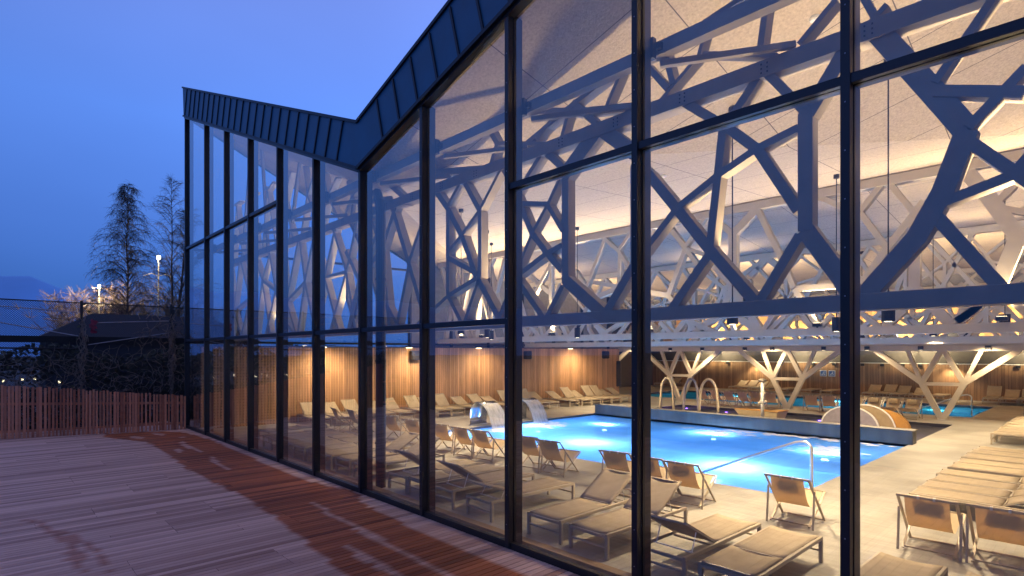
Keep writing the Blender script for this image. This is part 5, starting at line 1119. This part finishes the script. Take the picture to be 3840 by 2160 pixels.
# birches
def birch(x, y, H, spread, seed, label, n_br=70, stems=1, zlo=0.28, droop=1.0):
    rnd = random.Random(seed); t = thing('birch_tree', label, 'tree', (x, y, -0.16), 0, 'bare birch trees beyond the fence')
    tr = MB(); tw = MB()
    for s in range(stems):
        off = 0 if s == 0 else rnd.choice([-1, 1]) * spread * 0.45; HH = H * (1 if s == 0 else 0.86)
        ax = [Vector((0, off * (k / 12) ** 1.2 + rnd.uniform(-0.06, 0.06), HH * k / 12)) for k in range(13)]
        tr.tube(ax, [0.13 * H / 14 * (1 - k / 12.5) ** 1.5 + 0.008 for k in range(13)], 7, False)
        for i in range(n_br):
            f = zlo + (0.985 - zlo) * ((i + rnd.random()) / n_br) ** 0.9; z = HH * f; k = min(11, int(f * 12)); p0 = ax[k].lerp(ax[k + 1], f * 12 - k)
            L = spread * (0.14 + 1.35 * (1 - (f - zlo) / (1 - zlo)) ** 0.8) * rnd.uniform(0.45, 1.15)
            az = rnd.uniform(0, 2 * math.pi); d = Vector((math.cos(az), math.sin(az), rnd.uniform(0.9, 2.0))).normalized(); pts = [p0]; st = L / 7
            for q in range(8):
                d = (d + Vector((rnd.uniform(-0.16, 0.16), rnd.uniform(-0.16, 0.16), -droop * (0.09 + 0.075 * q) + 0.05))).normalized(); pts.append(pts[-1] + d * st)
            tr.tube(pts, [0.024 * (1 - f * 0.6) * (1 - 0.85 * q / 8) + 0.004 for q in range(9)], 4, False)
            for q in range(3, 9):
                for m_ in range(rnd.randint(4, 6)):
                    dd = (d * 0.6 + Vector((rnd.uniform(-1, 1), rnd.uniform(-1, 1), rnd.uniform(-0.4, 0.9)))).normalized(); pp = [pts[q] + Vector((0, 0, 0))]; s2 = rnd.uniform(0.07, 0.16) * (1.25 - f * 0.6)
                    for w_ in range(5):
                        dd = (dd + Vector((rnd.uniform(-0.25, 0.25), rnd.uniform(-0.25, 0.25), -0.24 * droop))).normalized(); pp.append(pp[-1] + dd * s2)
                    tw.tube(pp, [0.0062, 0.006, 0.005, 0.0045, 0.004, 0.003], 3, False)
    tr.build('trunk', M['birch'], t); tw.build('crown', M['birch'], t)
birch(-45, 1.45, 14.3, 2.3, 1, 'dense drooping bare birch left of the street lamp', 210)
birch(-45.5, 4.15, 15.3, 2.4, 2, 'tall thin bare birch beside the building corner, right of the street lamp', 70, 3, 0.22, 0.5)
def shrub(x, y, H, spread, seed, label):
    rnd = random.Random(seed); t = thing('shrub', label, 'shrub', (x, y, -0.16), 0, 'bare shrubs below the birches'); st = MB(); tw = MB()
    for i in range(34):
        az = rnd.uniform(0, 6.28); d = Vector((math.cos(az) * 0.35, math.sin(az) * 0.35, 1)).normalized(); p = [Vector((rnd.uniform(-0.4, 0.4), rnd.uniform(-0.5, 0.5) * spread, 0))]
        for q in range(9): d = (d + Vector((rnd.uniform(-0.2, 0.2), rnd.uniform(-0.25, 0.25), 0))).normalized(); p.append(p[-1] + d * H * rnd.uniform(0.09, 0.125))
        st.tube(p, [0.04 * (1 - 0.9 * q / 9) + 0.005 for q in range(10)], 4, False)
        for q in range(2, 10):
            for m_ in range(6):
                dd = Vector((rnd.uniform(-1, 1), rnd.uniform(-1, 1), rnd.uniform(-0.2, 1))).normalized(); pp = [p[q]]
                for w_ in range(4): dd = (dd + Vector((rnd.uniform(-0.4, 0.4), rnd.uniform(-0.4, 0.4), rnd.uniform(-0.2, 0.3)))).normalized(); pp.append(pp[-1] + dd * rnd.uniform(0.12, 0.26))
                tw.tube(pp, [0.014, 0.013, 0.011, 0.008, 0.005], 3, False)
    st.build('stems', M['birch'], t); tw.build('twigs', M['twig'], t)
for x, y, H, s, sd, l in ((-50.2, -0.4, 7.4, 1.5, 31, 'bare shrub lit warm just left of the smaller street lamp'), (-50.6, 1.6, 7.6, 1.9, 32, 'bare shrub glowing brightest right of the smaller street lamp'), (-51.5, 0.4, 6.8, 1.9, 35, 'bare shrub glowing behind the smaller street lamp'), (-47.2, 2.7, 7.2, 1.4, 33, 'bare shrub below the two birches'), (-50.5, 5.0, 8.6, 1.8, 34, 'bare shrub at the building corner, under the taller street lamp')):
    shrub(x, y, H, s, sd, l)
def street_lamp(x, y, zt, e, label, r_):
    t = thing('street_lamp', label, 'street lamp', (x, y, -0.16), 0, 'street lamps among the birches')
    zt += 0.16
    MB().tube([(0, 0, 0), (0, 0, zt - 0.1)], [0.07, 0.045], 8).build('pole', M['pole'], t)
    MB().tube([(0, 0, zt - 0.12), (0, 0, zt), (0, 0, zt + 0.14), (0, 0, zt + 0.2)], [r_ * 0.6, r_, r_, r_ * 0.3], 12).build('lantern', M['lit_street'], t)
    for s in (-1, 1):
        MB().beam((0, 0, zt - 1.32), (0, s * 0.42, zt - 1.16), 0.05, 0.05).build('arm', M['pole'], t)
        MB().beam((0, s * 0.42, zt - 1.14), (0, s * 0.92, zt - 1.38), 0.22, 0.06).build('reflector', M['white'], t)
    lamp('POINT', (0.45, 0, zt + 0.05), e, (1.0, 0.72, 0.38), 0.15, parent=t)
street_lamp(-48.0, 3.82, 9.75, 110, 'lit street lamp with two white reflectors, high beside the birch', 0.13)
street_lamp(-49.0, 0.39, 7.41, 420, 'smaller lit street lamp low among the warm lit shrubs', 0.08)
